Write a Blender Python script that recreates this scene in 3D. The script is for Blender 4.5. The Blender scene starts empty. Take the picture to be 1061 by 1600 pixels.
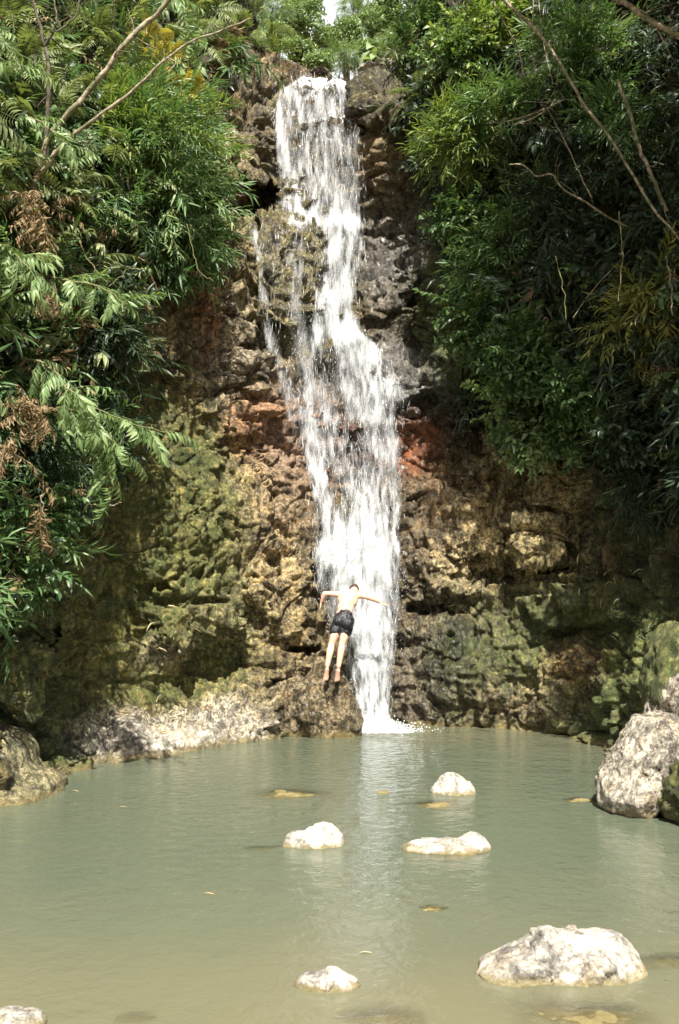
import bpy, bmesh, math, random
import numpy as np
from mathutils import Vector
from mathutils.bvhtree import BVHTree

random.seed(7)
RNG = np.random.default_rng(7)
scene = bpy.context.scene
COL = scene.collection

# ------------------------------------------------------------ camera
CAM_H = 2.2
PITCH = math.radians(4.9)
cam_data = bpy.data.cameras.new('camera')
cam = bpy.data.objects.new('camera', cam_data)
COL.objects.link(cam)
cam.location = (0, 0, CAM_H)
cam.rotation_euler = (math.pi / 2 + PITCH, 0, 0)
cam_data.sensor_fit = 'VERTICAL'
cam_data.sensor_height = 36
cam_data.sensor_width = 24
cam_data.lens = 35
cam_data.clip_end = 600
scene.camera = cam

# ------------------------------------------------------------ world, sun, exposure
SUN_AZ = math.radians(-3)      # the sun stands behind the camera, to its left
SUN_EL = math.radians(54)
w = bpy.data.worlds.new("World")
scene.world = w
w.use_nodes = True
nt = w.node_tree
bg = nt.nodes['Background']
sky = nt.nodes.new('ShaderNodeTexSky')
sky.sky_type = 'NISHITA'
sky.sun_disc = False
sky.sun_elevation = SUN_EL
sky.sun_rotation = math.pi + SUN_AZ
sky.air_density = 1.0
sky.dust_density = 5.0
# bright summer cloud in the sky, thin enough to leave some blue
tc = nt.nodes.new('ShaderNodeTexCoord'); cn = nt.nodes.new('ShaderNodeTexNoise'); cn.inputs['Scale'].default_value = 1.6; cn.inputs['Detail'].default_value = 6
mp_ = nt.nodes.new('ShaderNodeMapping'); mp_.inputs['Location'].default_value = (.35, 0, 0); nt.links.new(tc.outputs['Generated'], mp_.inputs[0]); nt.links.new(mp_.outputs[0], cn.inputs['Vector'])
cr = nt.nodes.new('ShaderNodeMapRange'); cr.inputs[1].default_value = .5; cr.inputs[2].default_value = .62; nt.links.new(cn.outputs[0], cr.inputs[0])
cm = nt.nodes.new('ShaderNodeMix'); cm.data_type = 'RGBA'; nt.links.new(cr.outputs[0], cm.inputs[0]); nt.links.new(sky.outputs[0], cm.inputs[6]); cm.inputs[7].default_value = (9.0, 9.3, 9.7, 1)
nt.links.new(cm.outputs[2], bg.inputs[0])
bg.inputs[1].default_value = 0.05
sun_d = bpy.data.lights.new('sun', 'SUN')
sun_d.energy = 5.0
sun_d.angle = math.radians(0.5)
sun_d.color = (1.0, 0.95, 0.86)
sun = bpy.data.objects.new('sun', sun_d)
COL.objects.link(sun)
ldir = Vector((math.sin(SUN_AZ) * math.cos(SUN_EL), math.cos(SUN_AZ) * math.cos(SUN_EL), -math.sin(SUN_EL)))
sun.rotation_euler = ldir.to_track_quat('-Z', 'Y').to_euler()
scene.view_settings.view_transform = 'Standard'
scene.view_settings.look = 'None'
scene.view_settings.gamma = 1
scene.view_settings.use_curve_mapping = False
scene.view_settings.exposure = 1.33
scene.cycles.max_bounces = 8
scene.cycles.transparent_max_bounces = 24

# ------------------------------------------------------------ measuring helpers
F = 1600 * 35 / 36
CP, SP = math.cos(PITCH), math.sin(PITCH)

def at(px, py, Y):
    """the point that stands Y metres out and is seen at (px, py) of the photograph"""
    px = np.asarray(px, float); py = np.asarray(py, float); Y = np.asarray(Y, float)
    u = (px - 530.5) / F; v = (800 - py) / F
    t = Y / (CP - v * SP)
    return np.stack([u * t, Y + 0 * t, CAM_H + t * (SP + v * CP)], -1)

def water_y(py):
    v = (800 - py) / F
    return -CAM_H / (SP + v * CP) * (CP - v * SP)

def vec(a):
    return Vector((float(a[0]), float(a[1]), float(a[2])))

# ------------------------------------------------------------ noise
def _hash(ix, iy, iz, seed):
    h = (ix * 374761393 + iy * 668265263 + iz * 2147483647 + seed * 1274126177) & 0xFFFFFFFF
    h = ((h ^ (h >> 13)) * 1274126177) & 0xFFFFFFFF
    h = ((h ^ (h >> 16)) * 2246822519) & 0xFFFFFFFF
    return (h ^ (h >> 15)) & 0xFFFFFFFF

_G = RNG.normal(size=(256, 3)); _G /= np.linalg.norm(_G, axis=1)[:, None]

def perlin(p, seed=0):
    p = np.asarray(p, float)
    i = np.floor(p).astype(np.int64); f = p - i
    u = f * f * f * (f * (f * 6 - 15) + 10)
    out = 0
    for dx in (0, 1):
        for dy in (0, 1):
            for dz in (0, 1):
                g = _G[_hash(i[..., 0] + dx, i[..., 1] + dy, i[..., 2] + dz, seed) & 255]
                d = (g * (f - np.array([dx, dy, dz]))).sum(-1)
                wx = u[..., 0] if dx else 1 - u[..., 0]
                wy = u[..., 1] if dy else 1 - u[..., 1]
                wz = u[..., 2] if dz else 1 - u[..., 2]
                out = out + d * wx * wy * wz
    return out * 1.5

def fbm(p, oct=4, seed=0, gain=0.5, ridged=False):
    a, s, out = 1.0, 1.0, 0
    for k in range(oct):
        n = perlin(np.asarray(p) * s + 17.3 * k, seed + k)
        if ridged: n = 1 - 2 * np.abs(n)
        out = out + a * n
        a *= gain; s *= 2.03
    return out

def worley(p, seed=0):
    """distance to the nearest and second nearest feature point, and the id of the nearest"""
    p = np.asarray(p, float)
    i = np.floor(p).astype(np.int64)
    f1 = np.full(p.shape[:-1], 9.0); f2 = f1.copy(); idn = np.zeros(p.shape[:-1])
    for dx in (-1, 0, 1):
        for dy in (-1, 0, 1):
            for dz in (-1, 0, 1):
                c = i + np.array([dx, dy, dz])
                h = _hash(c[..., 0], c[..., 1], c[..., 2], seed)
                q = np.stack([(h & 1023) / 1023, ((h >> 10) & 1023) / 1023, ((h >> 20) & 1023) / 1023], -1)
                d = np.linalg.norm(c + q - p, axis=-1)
                n1 = d < f1
                f2 = np.where(n1, f1, np.minimum(f2, d))
                idn = np.where(n1, ((h >> 5) & 255) / 255.0, idn)
                f1 = np.minimum(f1, d)
    return f1, f2, idn

def facets(p, seed=0, tilt=.8):
    """broken faces: every cell of rock is a plane of its own height and slope; also how near a crack runs"""
    p = np.asarray(p, float)
    i = np.floor(p).astype(np.int64)
    f1 = np.full(p.shape[:-1], 9.0); f2 = f1.copy(); val = np.zeros(p.shape[:-1])
    for dx in (-1, 0, 1):
        for dy in (-1, 0, 1):
            for dz in (-1, 0, 1):
                c = i + np.array([dx, dy, dz])
                h = _hash(c[..., 0], c[..., 1], c[..., 2], seed)
                q = np.stack([(h & 1023) / 1023, ((h >> 10) & 1023) / 1023, ((h >> 20) & 1023) / 1023], -1)
                v = p - c - q
                d = np.linalg.norm(v, axis=-1)
                n1 = d < f1
                f2 = np.where(n1, f1, np.minimum(f2, d))
                pl = ((h >> 7) & 255) / 255.0 - .5 + tilt * (v * _G[(h >> 3) & 255]).sum(-1)
                val = np.where(n1, pl, val)
                f1 = np.minimum(f1, d)
    return val, f2 - f1

def sstep(a, b, x):
    t = np.clip((x - a) / (b - a), 0, 1)
    return t * t * (3 - 2 * t)

# ------------------------------------------------------------ objects
def tag(o, label=None, cat=None, group=None, kind=None):
    if label: o['label'] = label
    if cat: o['category'] = cat
    if group: o['group'] = group
    if kind: o['kind'] = kind
    return o

def make_mesh(name, verts, faces, smooth=True, attrs=None, cols=None):
    verts = np.asarray(verts, np.float32)
    me = bpy.data.meshes.new(name)
    if not isinstance(faces, (list, tuple)): faces = [faces]
    faces = [np.asarray(f, np.int32) for f in faces if len(f)]
    me.vertices.add(len(verts)); me.vertices.foreach_set('co', verts.ravel())
    nl = sum(f.size for f in faces); nf = sum(len(f) for f in faces)
    me.loops.add(nl); me.polygons.add(nf)
    me.loops.foreach_set('vertex_index', np.concatenate([f.ravel() for f in faces]))
    starts = []; base = 0
    for f in faces:
        starts.append(base + np.arange(len(f)) * f.shape[1]); base += f.size
    me.polygons.foreach_set('loop_start', np.concatenate(starts).astype(np.int32))
    me.update(calc_edges=True)
    me.validate()
    if smooth: me.polygons.foreach_set('use_smooth', np.ones(len(me.polygons), bool))
    for k, v in (attrs or {}).items():
        a = me.attributes.new(k, 'FLOAT', 'POINT'); a.data.foreach_set('value', np.asarray(v, np.float32).ravel())
    for k, v in (cols or {}).items():
        c = np.ones((len(verts), 4), np.float32); c[:, :3] = v
        a = me.attributes.new(k, 'FLOAT_COLOR', 'POINT'); a.data.foreach_set('color', c.ravel())
    return me

def link(name, me, mat=None, parent=None):
    o = bpy.data.objects.new(name, me); COL.objects.link(o)
    if mat is not None and me is not None and not me.materials: me.materials.append(mat)
    if parent is not None: o.parent = parent
    return o

def empty(name, loc=(0, 0, 0)):
    o = bpy.data.objects.new(name, None); COL.objects.link(o); o.location = vec(loc)
    o.empty_display_size = 0.1
    return o

class Acc:
    def __init__(s): s.v = []; s.q = []; s.t = []; s.a = []; s.n = 0
    def add(s, v, quads=None, tris=None, rnd=0.5):
        v = np.asarray(v, float)
        if quads is not None and len(quads): s.q.append(np.asarray(quads) + s.n)
        if tris is not None and len(tris): s.t.append(np.asarray(tris) + s.n)
        s.v.append(v); s.a.append(np.broadcast_to(np.asarray(rnd, float), (len(v),))); s.n += len(v)
    def tube(s, pts, rad, k=7, rnd=0.5, wob=0.0):
        pts = np.asarray(pts, float); n = len(pts)
        rad = np.broadcast_to(np.asarray(rad, float), (n,))
        tan = np.gradient(pts, axis=0); tan /= np.linalg.norm(tan, axis=1)[:, None] + 1e-9
        ref = np.array([0.13, 0.2, 0.97]) if abs(tan[0][2]) < .8 else np.array([0.9, .3, 0.1])
        b1 = np.cross(tan, ref); b1 /= np.linalg.norm(b1, axis=1)[:, None] + 1e-9
        b2 = np.cross(tan, b1)
        an = np.arange(k) / k * 2 * np.pi
        r = rad[:, None] * (1 + wob * np.random.default_rng(s.n).normal(size=(n, k)))
        v = pts[:, None] + r[..., None] * (np.cos(an)[None, :, None] * b1[:, None] + np.sin(an)[None, :, None] * b2[:, None])
        i = np.arange(n - 1)[:, None] * k; j = np.arange(k)[None]; j2 = (j + 1) % k
        q = np.stack([i + j, i + j2, i + k + j2, i + k + j], -1).reshape(-1, 4)
        vv = np.concatenate([v.reshape(-1, 3), pts[:1], pts[-1:]])
        a = np.arange(k); e0 = n * k; e1 = e0 + 1
        t = np.concatenate([np.stack([(a + 1) % k, a, np.full(k, e0)], -1),
                            np.stack([(n - 1) * k + a, (n - 1) * k + (a + 1) % k, np.full(k, e1)], -1)])
        s.add(vv, q, t, rnd)
    def build(s, name, mat, parent=None, origin=None, smooth=True):
        v = np.concatenate(s.v)
        if origin is not None: v = v - np.asarray(origin)
        f = []
        if s.q: f.append(np.concatenate(s.q))
        if s.t: f.append(np.concatenate(s.t))
        me = make_mesh(name, v, f, smooth, {'rnd': np.concatenate(s.a)})
        return link(name, me, mat, parent)

def spline(pts, n=40):
    """Catmull-Rom through the points"""
    p = np.asarray(pts, float)
    p = np.vstack([2 * p[0] - p[1], p, 2 * p[-1] - p[-2]])
    m = len(p) - 3
    t = np.linspace(0, m - 1e-6, n); i = t.astype(int); f = (t - i)[:, None]
    a, b, c, d = p[i], p[i + 1], p[i + 2], p[i + 3]
    return .5 * (2 * b + (c - a) * f + (2 * a - 5 * b + 4 * c - d) * f ** 2 + (3 * b - a - 3 * c + d) * f ** 3)

# ------------------------------------------------------------ materials
class NB:
    def __init__(s, name):
        s.m = bpy.data.materials.new(name); s.m.use_nodes = True; s.t = s.m.node_tree
        s.t.nodes.clear(); s.out = s.n('ShaderNodeOutputMaterial')
    def n(s, typ, **kw):
        nd = s.t.nodes.new(typ)
        for k, v in kw.items(): setattr(nd, k, v)
        return nd
    def set(s, sock, v):
        if hasattr(v, 'is_output'): s.t.links.new(v, sock)
        elif isinstance(v, (tuple, list)) and len(v) == 3 and sock.type == 'RGBA': sock.default_value = (*v, 1)
        else: sock.default_value = v
    def attr(s, name, out='Fac'):
        return s.n('ShaderNodeAttribute', attribute_name=name).outputs[out]
    def noise(s, co, scale, detail=4, rough=.55, dist=0, lac=2):
        nd = s.n('ShaderNodeTexNoise'); nd.inputs['Scale'].default_value = scale
        nd.inputs['Detail'].default_value = detail; nd.inputs['Roughness'].default_value = rough
        nd.inputs['Distortion'].default_value = dist
        if co is not None: s.t.links.new(co, nd.inputs['Vector'])
        return nd.outputs[0]
    def math(s, op, a, b=None, c=None, clamp=False):
        nd = s.n('ShaderNodeMath', operation=op, use_clamp=clamp)
        s.set(nd.inputs[0], a)
        if b is not None: s.set(nd.inputs[1], b)
        if c is not None: s.set(nd.inputs[2], c)
        return nd.outputs[0]
    def range(s, v, a, b, c=0.0, d=1.0, smooth=True):
        nd = s.n('ShaderNodeMapRange', interpolation_type='SMOOTHSTEP' if smooth else 'LINEAR')
        for k, x in zip(range(5), (v, a, b, c, d)): s.set(nd.inputs[k], x)
        return nd.outputs[0]
    def mix(s, f, a, b, mode='MIX'):
        nd = s.n('ShaderNodeMix', data_type='RGBA', blend_type=mode)
        s.set(nd.inputs[0], f); s.set(nd.inputs[6], a); s.set(nd.inputs[7], b)
        return nd.outputs[2]
    def ramp(s, f, stops):
        nd = s.n('ShaderNodeValToRGB'); e = nd.color_ramp.elements
        e[0].position = stops[0][0]; e[0].color = (*stops[0][1], 1)
        e[1].position = stops[-1][0]; e[1].color = (*stops[-1][1], 1)
        for p, c in stops[1:-1]:
            k = e.new(p); k.color = (*c, 1)
        s.t.links.new(f, nd.inputs[0]); return nd.outputs[0]
    def coords(s, scale=(1, 1, 1), loc=(0, 0, 0), obj=False):
        if obj: src = s.n('ShaderNodeTexCoord').outputs['Object']
        else: src = s.n('ShaderNodeNewGeometry').outputs['Position']
        mp = s.n('ShaderNodeMapping'); mp.inputs['Scale'].default_value = scale; mp.inputs['Location'].default_value = loc
        s.t.links.new(src, mp.inputs[0]); return mp.outputs[0]
    def bump(s, h, strength=.5, dist=.02, normal=None):
        nd = s.n('ShaderNodeBump'); nd.inputs['Strength'].default_value = strength; nd.inputs['Distance'].default_value = dist
        s.t.links.new(h, nd.inputs['Height'])
        if normal is not None: s.t.links.new(normal, nd.inputs['Normal'])
        return nd.outputs[0]
    def bsdf(s, **kw):
        nd = s.n('ShaderNodeBsdfPrincipled')
        for k, v in kw.items(): s.set(nd.inputs[k.replace('_', ' ')], v)
        return nd.outputs[0]
    def done(s, sh):
        s.t.links.new(sh, s.out.inputs['Surface']); return s.m

def rock_material(name, algae=False):
    b = NB(name)
    co = b.coords()
    base = b.attr('tone', 'Color'); moss = b.attr('moss'); wet = b.attr('wet')
    n1 = b.noise(co, 1.7, 6, .62); n2 = b.noise(co, 7, 6, .65, .3); n3 = b.noise(co, 34, 4, .7)
    v = b.math('ADD', b.math('MULTIPLY', n1, .9), b.math('ADD', b.math('MULTIPLY', n2, .9), b.math('MULTIPLY', n3, .7)))
    k = b.range(v, .98, 1.52, .3, 2.1)
    kk = b.n('ShaderNodeCombineColor'); [b.set(kk.inputs[i], k) for i in range(3)]
    c = b.mix(1.0, base, kk.outputs[0], 'MULTIPLY')
    # warm and cool mineral patches
    c = b.mix(b.range(b.noise(b.coords(loc=(5, 1, 9)), 3.3, 5, .6), .5, .68, 0, .5), c, b.mix(1.0, c, (1.15, .95, .65), 'MULTIPLY'))
    c = b.mix(b.range(b.noise(b.coords(loc=(15, 31, 4)), 9, 5, .7), .56, .66, 0, .7), c, (.36, .34, .28))
    # dark stains in patches and streaks, also painting crevice black into the wall colour
    f1 = b.noise(b.coords(loc=(7, 7, 7)), 19, 6, .75); f2 = b.noise(b.coords((6, 6, .7), (1, 2, 3)), 1.5, 6, .7)
    stain_shade = b.math('ADD', b.math('MULTIPLY', f1, .75), b.math('MULTIPLY', f2, .55))
    c = b.mix(b.math('MULTIPLY', b.range(stain_shade, .59, .71, 0, .9 if not algae else .3), b.range(moss, .04, .22, .4, 1)), c, b.mix(1.0, c, (.16, .15, .13), 'MULTIPLY'))
    # moss with streaks running down
    st = b.noise(b.coords((5, 5, .8), (3, 7, 1)), 1.6, 7, .75)
    mm = b.math('ADD', b.math('MULTIPLY', st, .6), b.math('MULTIPLY', b.noise(b.coords(loc=(8, 2, 2)), 11, 5, .7), .5))
    mf = b.range(b.math('ADD', mm, b.math('MULTIPLY', moss, .42)), .74, 1.02, 0, .8)
    mcol = b.ramp(n2, [(.3, (.028, .042, .009)), (.55, (.085, .105, .02)), (.75, (.22, .22, .05))])
    mcol2 = b.mix(b.range(b.noise(b.coords(loc=(1, 2, 44)), 1.1, 3), .5, .62), mcol, b.mix(1.0, mcol, (.6, .85, .6), 'MULTIPLY'))
    c = b.mix(mf, c, mcol2)
    geo = b.n('ShaderNodeNewGeometry')
    sep = b.n('ShaderNodeSeparateXYZ'); b.t.links.new(geo.outputs['Position'], sep.inputs[0])
    if algae:
        z = b.math('ADD', sep.outputs[2], b.math('MULTIPLY', b.math('SUBTRACT', n2, .5), .16))
        c = b.mix(b.range(z, .0, .055, .8, 0), c, b.mix(b.range(z, -.03, -.005, 1, 0), (.17, .135, .045), (.27, .21, .09)))
    else:
        z = b.math('ADD', sep.outputs[2], b.math('MULTIPLY', b.math('SUBTRACT', n2, .5), .3))
        c = b.mix(b.range(z, .02, .12, .7, 0), c, (.2, .16, .06))
    rough = b.range(b.math('ADD', b.math('MULTIPLY', wet, .8), b.math('MULTIPLY', n3, .35)), .25, .85, .8, .14)
    h = b.math('ADD', b.math('MULTIPLY', b.noise(co, 13, 9, .78), 1.5), b.math('MULTIPLY', b.noise(b.coords((1, 1, .6)), 75, 4, .7), .35))
    vor = b.n('ShaderNodeTexVoronoi', feature='DISTANCE_TO_EDGE'); vor.inputs['Scale'].default_value = 7
    wv = b.n('ShaderNodeVectorMath', operation='ADD'); b.t.links.new(co, wv.inputs[0])
    cc = b.n('ShaderNodeCombineXYZ'); [b.set(cc.inputs[i], b.math('MULTIPLY', n2, .5)) for i in range(3)]
    b.t.links.new(cc.outputs[0], wv.inputs[1]); b.t.links.new(wv.outputs[0], vor.inputs['Vector'])
    h = b.math('ADD', h, b.math('MULTIPLY', b.range(vor.outputs[0], 0, .07), .25 if algae else .5))
    nrm = b.bump(h, .8 if not algae else .6, .05 if not algae else .022)
    return b.done(b.bsdf(Base_Color=c, Roughness=rough, Normal=nrm, Specular_IOR_Level=.5))

ROCK = rock_material('wet_mossy_rock')
STONE = rock_material('pale_pool_stone', True)

def leaf_material(name, stops, rough=.42, trans=.3, spec=.4):
    b = NB(name)
    r = b.attr('rnd')
    n = b.noise(b.coords(), 2.2, 3)
    f = b.math('ADD', b.math('MULTIPLY', r, .75), b.math('MULTIPLY', n, .5), clamp=True)
    c = b.mix(.14, b.ramp(b.math('SUBTRACT', f, .12), stops), b.mix(f, (.03, .03, .03), (.28, .27, .2)))
    p = b.bsdf(Base_Color=c, Roughness=rough, Specular_IOR_Level=spec)
    tr = b.n('ShaderNodeBsdfTranslucent'); b.t.links.new(b.mix(1.0, c, (1.3, 1.35, .6), 'MULTIPLY'), tr.inputs[0])
    mx = b.n('ShaderNodeMixShader'); mx.inputs[0].default_value = trans
    b.t.links.new(p, mx.inputs[1]); b.t.links.new(tr.outputs[0], mx.inputs[2])
    return b.done(mx.outputs[0])

LM = {
 'bamboo': leaf_material('bamboo_leaf', [(0, (0.038, 0.090, 0.027)), (.45, (0.074, 0.165, 0.049)), (.8, (0.157, 0.255, 0.088)), (1, (0.420, 0.360, 0.137))]),
 'shrub': leaf_material('shrub_leaf', [(0, (0.029, 0.075, 0.023)), (.5, (0.063, 0.135, 0.043)), (.85, (0.147, 0.225, 0.069)), (1, (0.336, 0.330, 0.117))], .36),
 'dark': leaf_material('shade_toned_leaf', [(0, (0.010, 0.027, 0.011)), (.5, (0.020, 0.050, 0.023)), (.9, (0.038, 0.077, 0.035)), (1, (0.076, 0.099, 0.047))], .38),  # dark foliage, blackened further so the leaf colour carries deep shade
 'lime': leaf_material('lime_leaf', [(0, (0.084, 0.150, 0.035)), (.5, (0.168, 0.255, 0.058)), (.9, (0.336, 0.375, 0.098)), (1, (0.546, 0.450, 0.156))], .4),
 'fern': leaf_material('fern_leaf', [(0, (.06, .09, .035)), (.5, (.16, .21, .08)), (.85, (.3, .34, .15)), (1, (.45, .45, .25))], .5),
 'pinnate': leaf_material('pinnate_leaf', [(0, (.1, .17, .06)), (.5, (.2, .31, .12)), (.9, (.33, .43, .2)), (1, (.45, .52, .3))], .4, .35),
 'gold': leaf_material('golden_fern', [(0, (0.192, 0.180, 0.036)), (.5, (0.360, 0.312, 0.060)), (1, (0.504, 0.420, 0.108))], .5),
 'dry': leaf_material('dry_frond', [(0, (.09, .055, .025)), (.5, (.22, .145, .07)), (1, (.42, .33, .2))], .7, .15, .2),
 'grass': leaf_material('hanging_grass', [(0, (0.090, 0.135, 0.030)), (.5, (0.240, 0.255, 0.060)), (1, (0.510, 0.450, 0.150))], .5),
 'far': leaf_material('far_haze_leaf', [(0, (.1, .17, .07)), (.5, (.19, .29, .12)), (1, (.32, .4, .2))], .5),  # lightened green, distance haze painted into the leaf colour
 'litter': leaf_material('fallen_leaf', [(0, (0.360, 0.216, 0.096)), (.5, (0.540, 0.408, 0.216)), (1, (0.600, 0.576, 0.384))], .6, .1, .3),
}

def bark_material(name, c1, c2, moss=.0):
    b = NB(name)
    co = b.coords()
    n = b.noise(co, 14, 6, .7); n2 = b.noise(b.coords(loc=(3, 3, 3)), 4, 4, .6)
    c = b.mix(b.range(n, .35, .68), c1, c2)
    c = b.mix(b.range(n2, .5, .62, 0, moss), c, (.06, .08, .02))
    return b.done(b.bsdf(Base_Color=c, Roughness=.8, Normal=b.bump(b.noise(co, 60, 5, .7), .6, .01)))
BARK = bark_material('pale_bark', (.09, .065, .035), (.42, .36, .26), .6)
BARK_D = bark_material('dark_bark', (.035, .028, .02), (.13, .1, .07), .4)
TWIG = bark_material('green_twig', (.1, .1, .035), (.2, .17, .07))

# ------------------------------------------------------------ the cliff: depths and stains read off the photograph
CTRL = [
 # waterline and below
 (-420, 1330, 7.6), (-200, 1300, 9.0), (0, 1250, 11.3), (100, 1200, 13.0), (250, 1182, 14.0), (380, 1162, 15.2), (480, 1150, 16.5), (150, 1120, 14.3), (250, 1085, 15.3), (340, 1070, 16.1), (200, 1150, 14.0), (320, 1140, 14.9),
 (570, 1140, 17.3), (700, 1140, 17.2), (850, 1152, 16.5), (950, 1180, 14.9), (1061, 1230, 12.8), (1250, 1290, 9.8), (1480, 1330, 7.6),
 (0, 1330, 11.2), (250, 1330, 13.9), (570, 1330, 17.2), (850, 1330, 16.4), (1061, 1330, 12.6),
 # low wall
 (-200, 1000, 9.6), (0, 1000, 12.2), (90, 1000, 13.6), (250, 1000, 15.3), (400, 1010, 16.5), (560, 1000, 17.6), (700, 1000, 17.4),
 (850, 1000, 16.7), (960, 1000, 15.2), (1061, 1000, 13.6), (1300, 1000, 10.0),
 # middle wall
 (-420, 800, 8.0), (-200, 800, 9.6), (0, 800, 12.0), (120, 800, 13.6), (250, 800, 15.4), (400, 800, 16.8), (550, 800, 17.9), (700, 800, 17.8),
 (850, 800, 16.8), (1000, 800, 15.2), (1061, 800, 14.2), (1300, 800, 10.6), (1480, 800, 8),
 (250, 640, 15.6), (340, 640, 16.5), (430, 640, 17.6), (550, 640, 18.3), (640, 640, 18.3), (700, 640, 18.0),
 # upper wall
 (-200, 480, 9.9), (0, 480, 12.2), (200, 480, 14.7), (340, 480, 16.8), (420, 480, 17.9), (550, 480, 18.9), (640, 500, 19.1), (700, 480, 18.2),
 (850, 480, 16.8), (1061, 480, 14.3), (1300, 480, 11),
 (340, 340, 17.6), (440, 340, 18.9), (500, 350, 19.3), (560, 350, 19.8), (620, 350, 19.6), (700, 350, 18.4),
 (-420, 150, 8.6), (0, 150, 13.2), (200, 150, 16.0), (340, 150, 18.6), (420, 150, 20.2), (500, 140, 20.8), (560, 150, 20.8), (620, 150, 19.9), (700, 150, 18.7),
 (850, 150, 17.2), (1061, 150, 15.0), (1480, 150, 9),
 (-420, -420, 9.5), (0, -420, 15), (400, -420, 22), (520, -420, 26), (640, -420, 22), (1061, -420, 17), (1480, -420, 10),
 (400, 60, 21.5), (520, 60, 22.6), (630, 60, 20.8),
]
CT = np.array(CTRL)
def tps(r2): return np.where(r2 > 0, r2 * np.log(r2 + 1e-12), 0)
def _fit(c):
    p = c[:, :2] / 500; n = len(p)
    K = tps(((p[:, None] - p[None]) ** 2).sum(-1)) + np.eye(n) * 0.002
    Pm = np.hstack([np.ones((n, 1)), p])
    A = np.block([[K, Pm], [Pm.T, np.zeros((3, 3))]])
    return p, np.linalg.solve(A, np.concatenate([c[:, 2], np.zeros(3)]))
_pc, _wc = _fit(CT)
def base_depth(px, py):
    q = np.stack([px, py], -1).reshape(-1, 2) / 500
    out = _wc[-3] + q @ _wc[-2:]
    for k in range(len(_pc)): out = out + _wc[k] * tps(((q - _pc[k]) ** 2).sum(-1))
    return out.reshape(np.shape(px))

# protruding (+) and recessed (-) masses: px, py, half sizes, metres, edge hardness
MASS = [
 (395, 312, 42, 34, -1.5, 3), (455, 430, 62, 88, .5, 4), (375, 590, 48, 110, .25, 3), (590, 150, 42, 34, .9, 3),
 (590, 455, 34, 50, .25, 3), (655, 500, 28, 60, -.7, 2), (620, 600, 45, 36, .35, 3), (520, 540, 26, 22, .35, 2),
 (560, 655, 90, 20, .2, 3), (700, 560, 40, 110, .4, 2), (340, 540, 30, 60, -.15, 2), (330, 250, 38, 40, .35, 3), (405, 230, 26, 60, .2, 3),
 (310, 960, 80, 60, .35, 3), (190, 940, 60, 60, -.15, 2), (450, 930, 60, 70, .3, 3), (250, 870, 60, 50, .2, 2), (220, 560, 60, 30, .35, 2),
 (750, 810, 46, 70, .35, 4), (845, 845, 55, 42, .5, 4), (690, 890, 50, 40, .35, 4), (760, 1010, 75, 90, .1, 3),
 (870, 930, 60, 40, .2, 3), (905, 1045, 50, 42, .12, 3), (860, 1100, 60, 40, .05, 3), (690, 1040, 40, 90, .12, 2), (640, 950, 30, 50, .1, 2),
 (800, 900, 14, 34, -.35, 2), (760, 905, 60, 9, -.35, 2), (680, 950, 45, 9, -.4, 2), (850, 890, 45, 8, -.4, 2), (930, 985, 60, 14, -.4, 2), (900, 760, 90, 40, .4, 3),
 (740, 700, 60, 50, .3, 3), (825, 745, 14, 60, -.3, 2),
 (290, 940, 70, 7, -.2, 2), (325, 1045, 50, 8, -.3, 2), (270, 1062, 40, 8, -.2, 2), (470, 1015, 30, 8, -.4, 2), (440, 1070, 26, 8, -.35, 2), (275, 572, 20, 8, -.25, 2),
 (30, 1060, 60, 60, .6, 3), (20, 930, 70, 60, .7, 3), (75, 1010, 8, 60, -.4, 2), (50, 1000, 40, 8, -.3, 2),
 (1020, 1060, 90, 90, .3, 1.5), (440, 150, 22, 16, -.2, 2),
]
def masses(px, py):
    wob = perlin(np.stack([px / 34, py / 34, 0 * px], -1), 91) * .35 + perlin(np.stack([px / 13, py / 13, 0 * px + 3], -1), 92) * .18
    out = 0 * px
    for (cx, cy, rx, ry, a, h) in MASS:
        r = (np.abs((px - cx) / rx) ** 2.6 + np.abs((py - cy) / ry) ** 2.6) ** (1 / 2.6) + wob
        out = out + a * (1 - sstep(1 - .9 / h, 1 + .5 / h, r))
    return out

OLIVE = (.26, .22, .07); TAN = (.42, .33, .17); DARKG = (.035, .06, .02); GREY = (.24, .22, .2); RUST = (.42, .13, .04); PALE = (.42, .385, .32)
DWET = (.05, .045, .04); ORANGE = (.38, .27, .15); BROWN = (.16, .115, .05); SOIL_SHADE = (.012, .011, .006)
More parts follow.
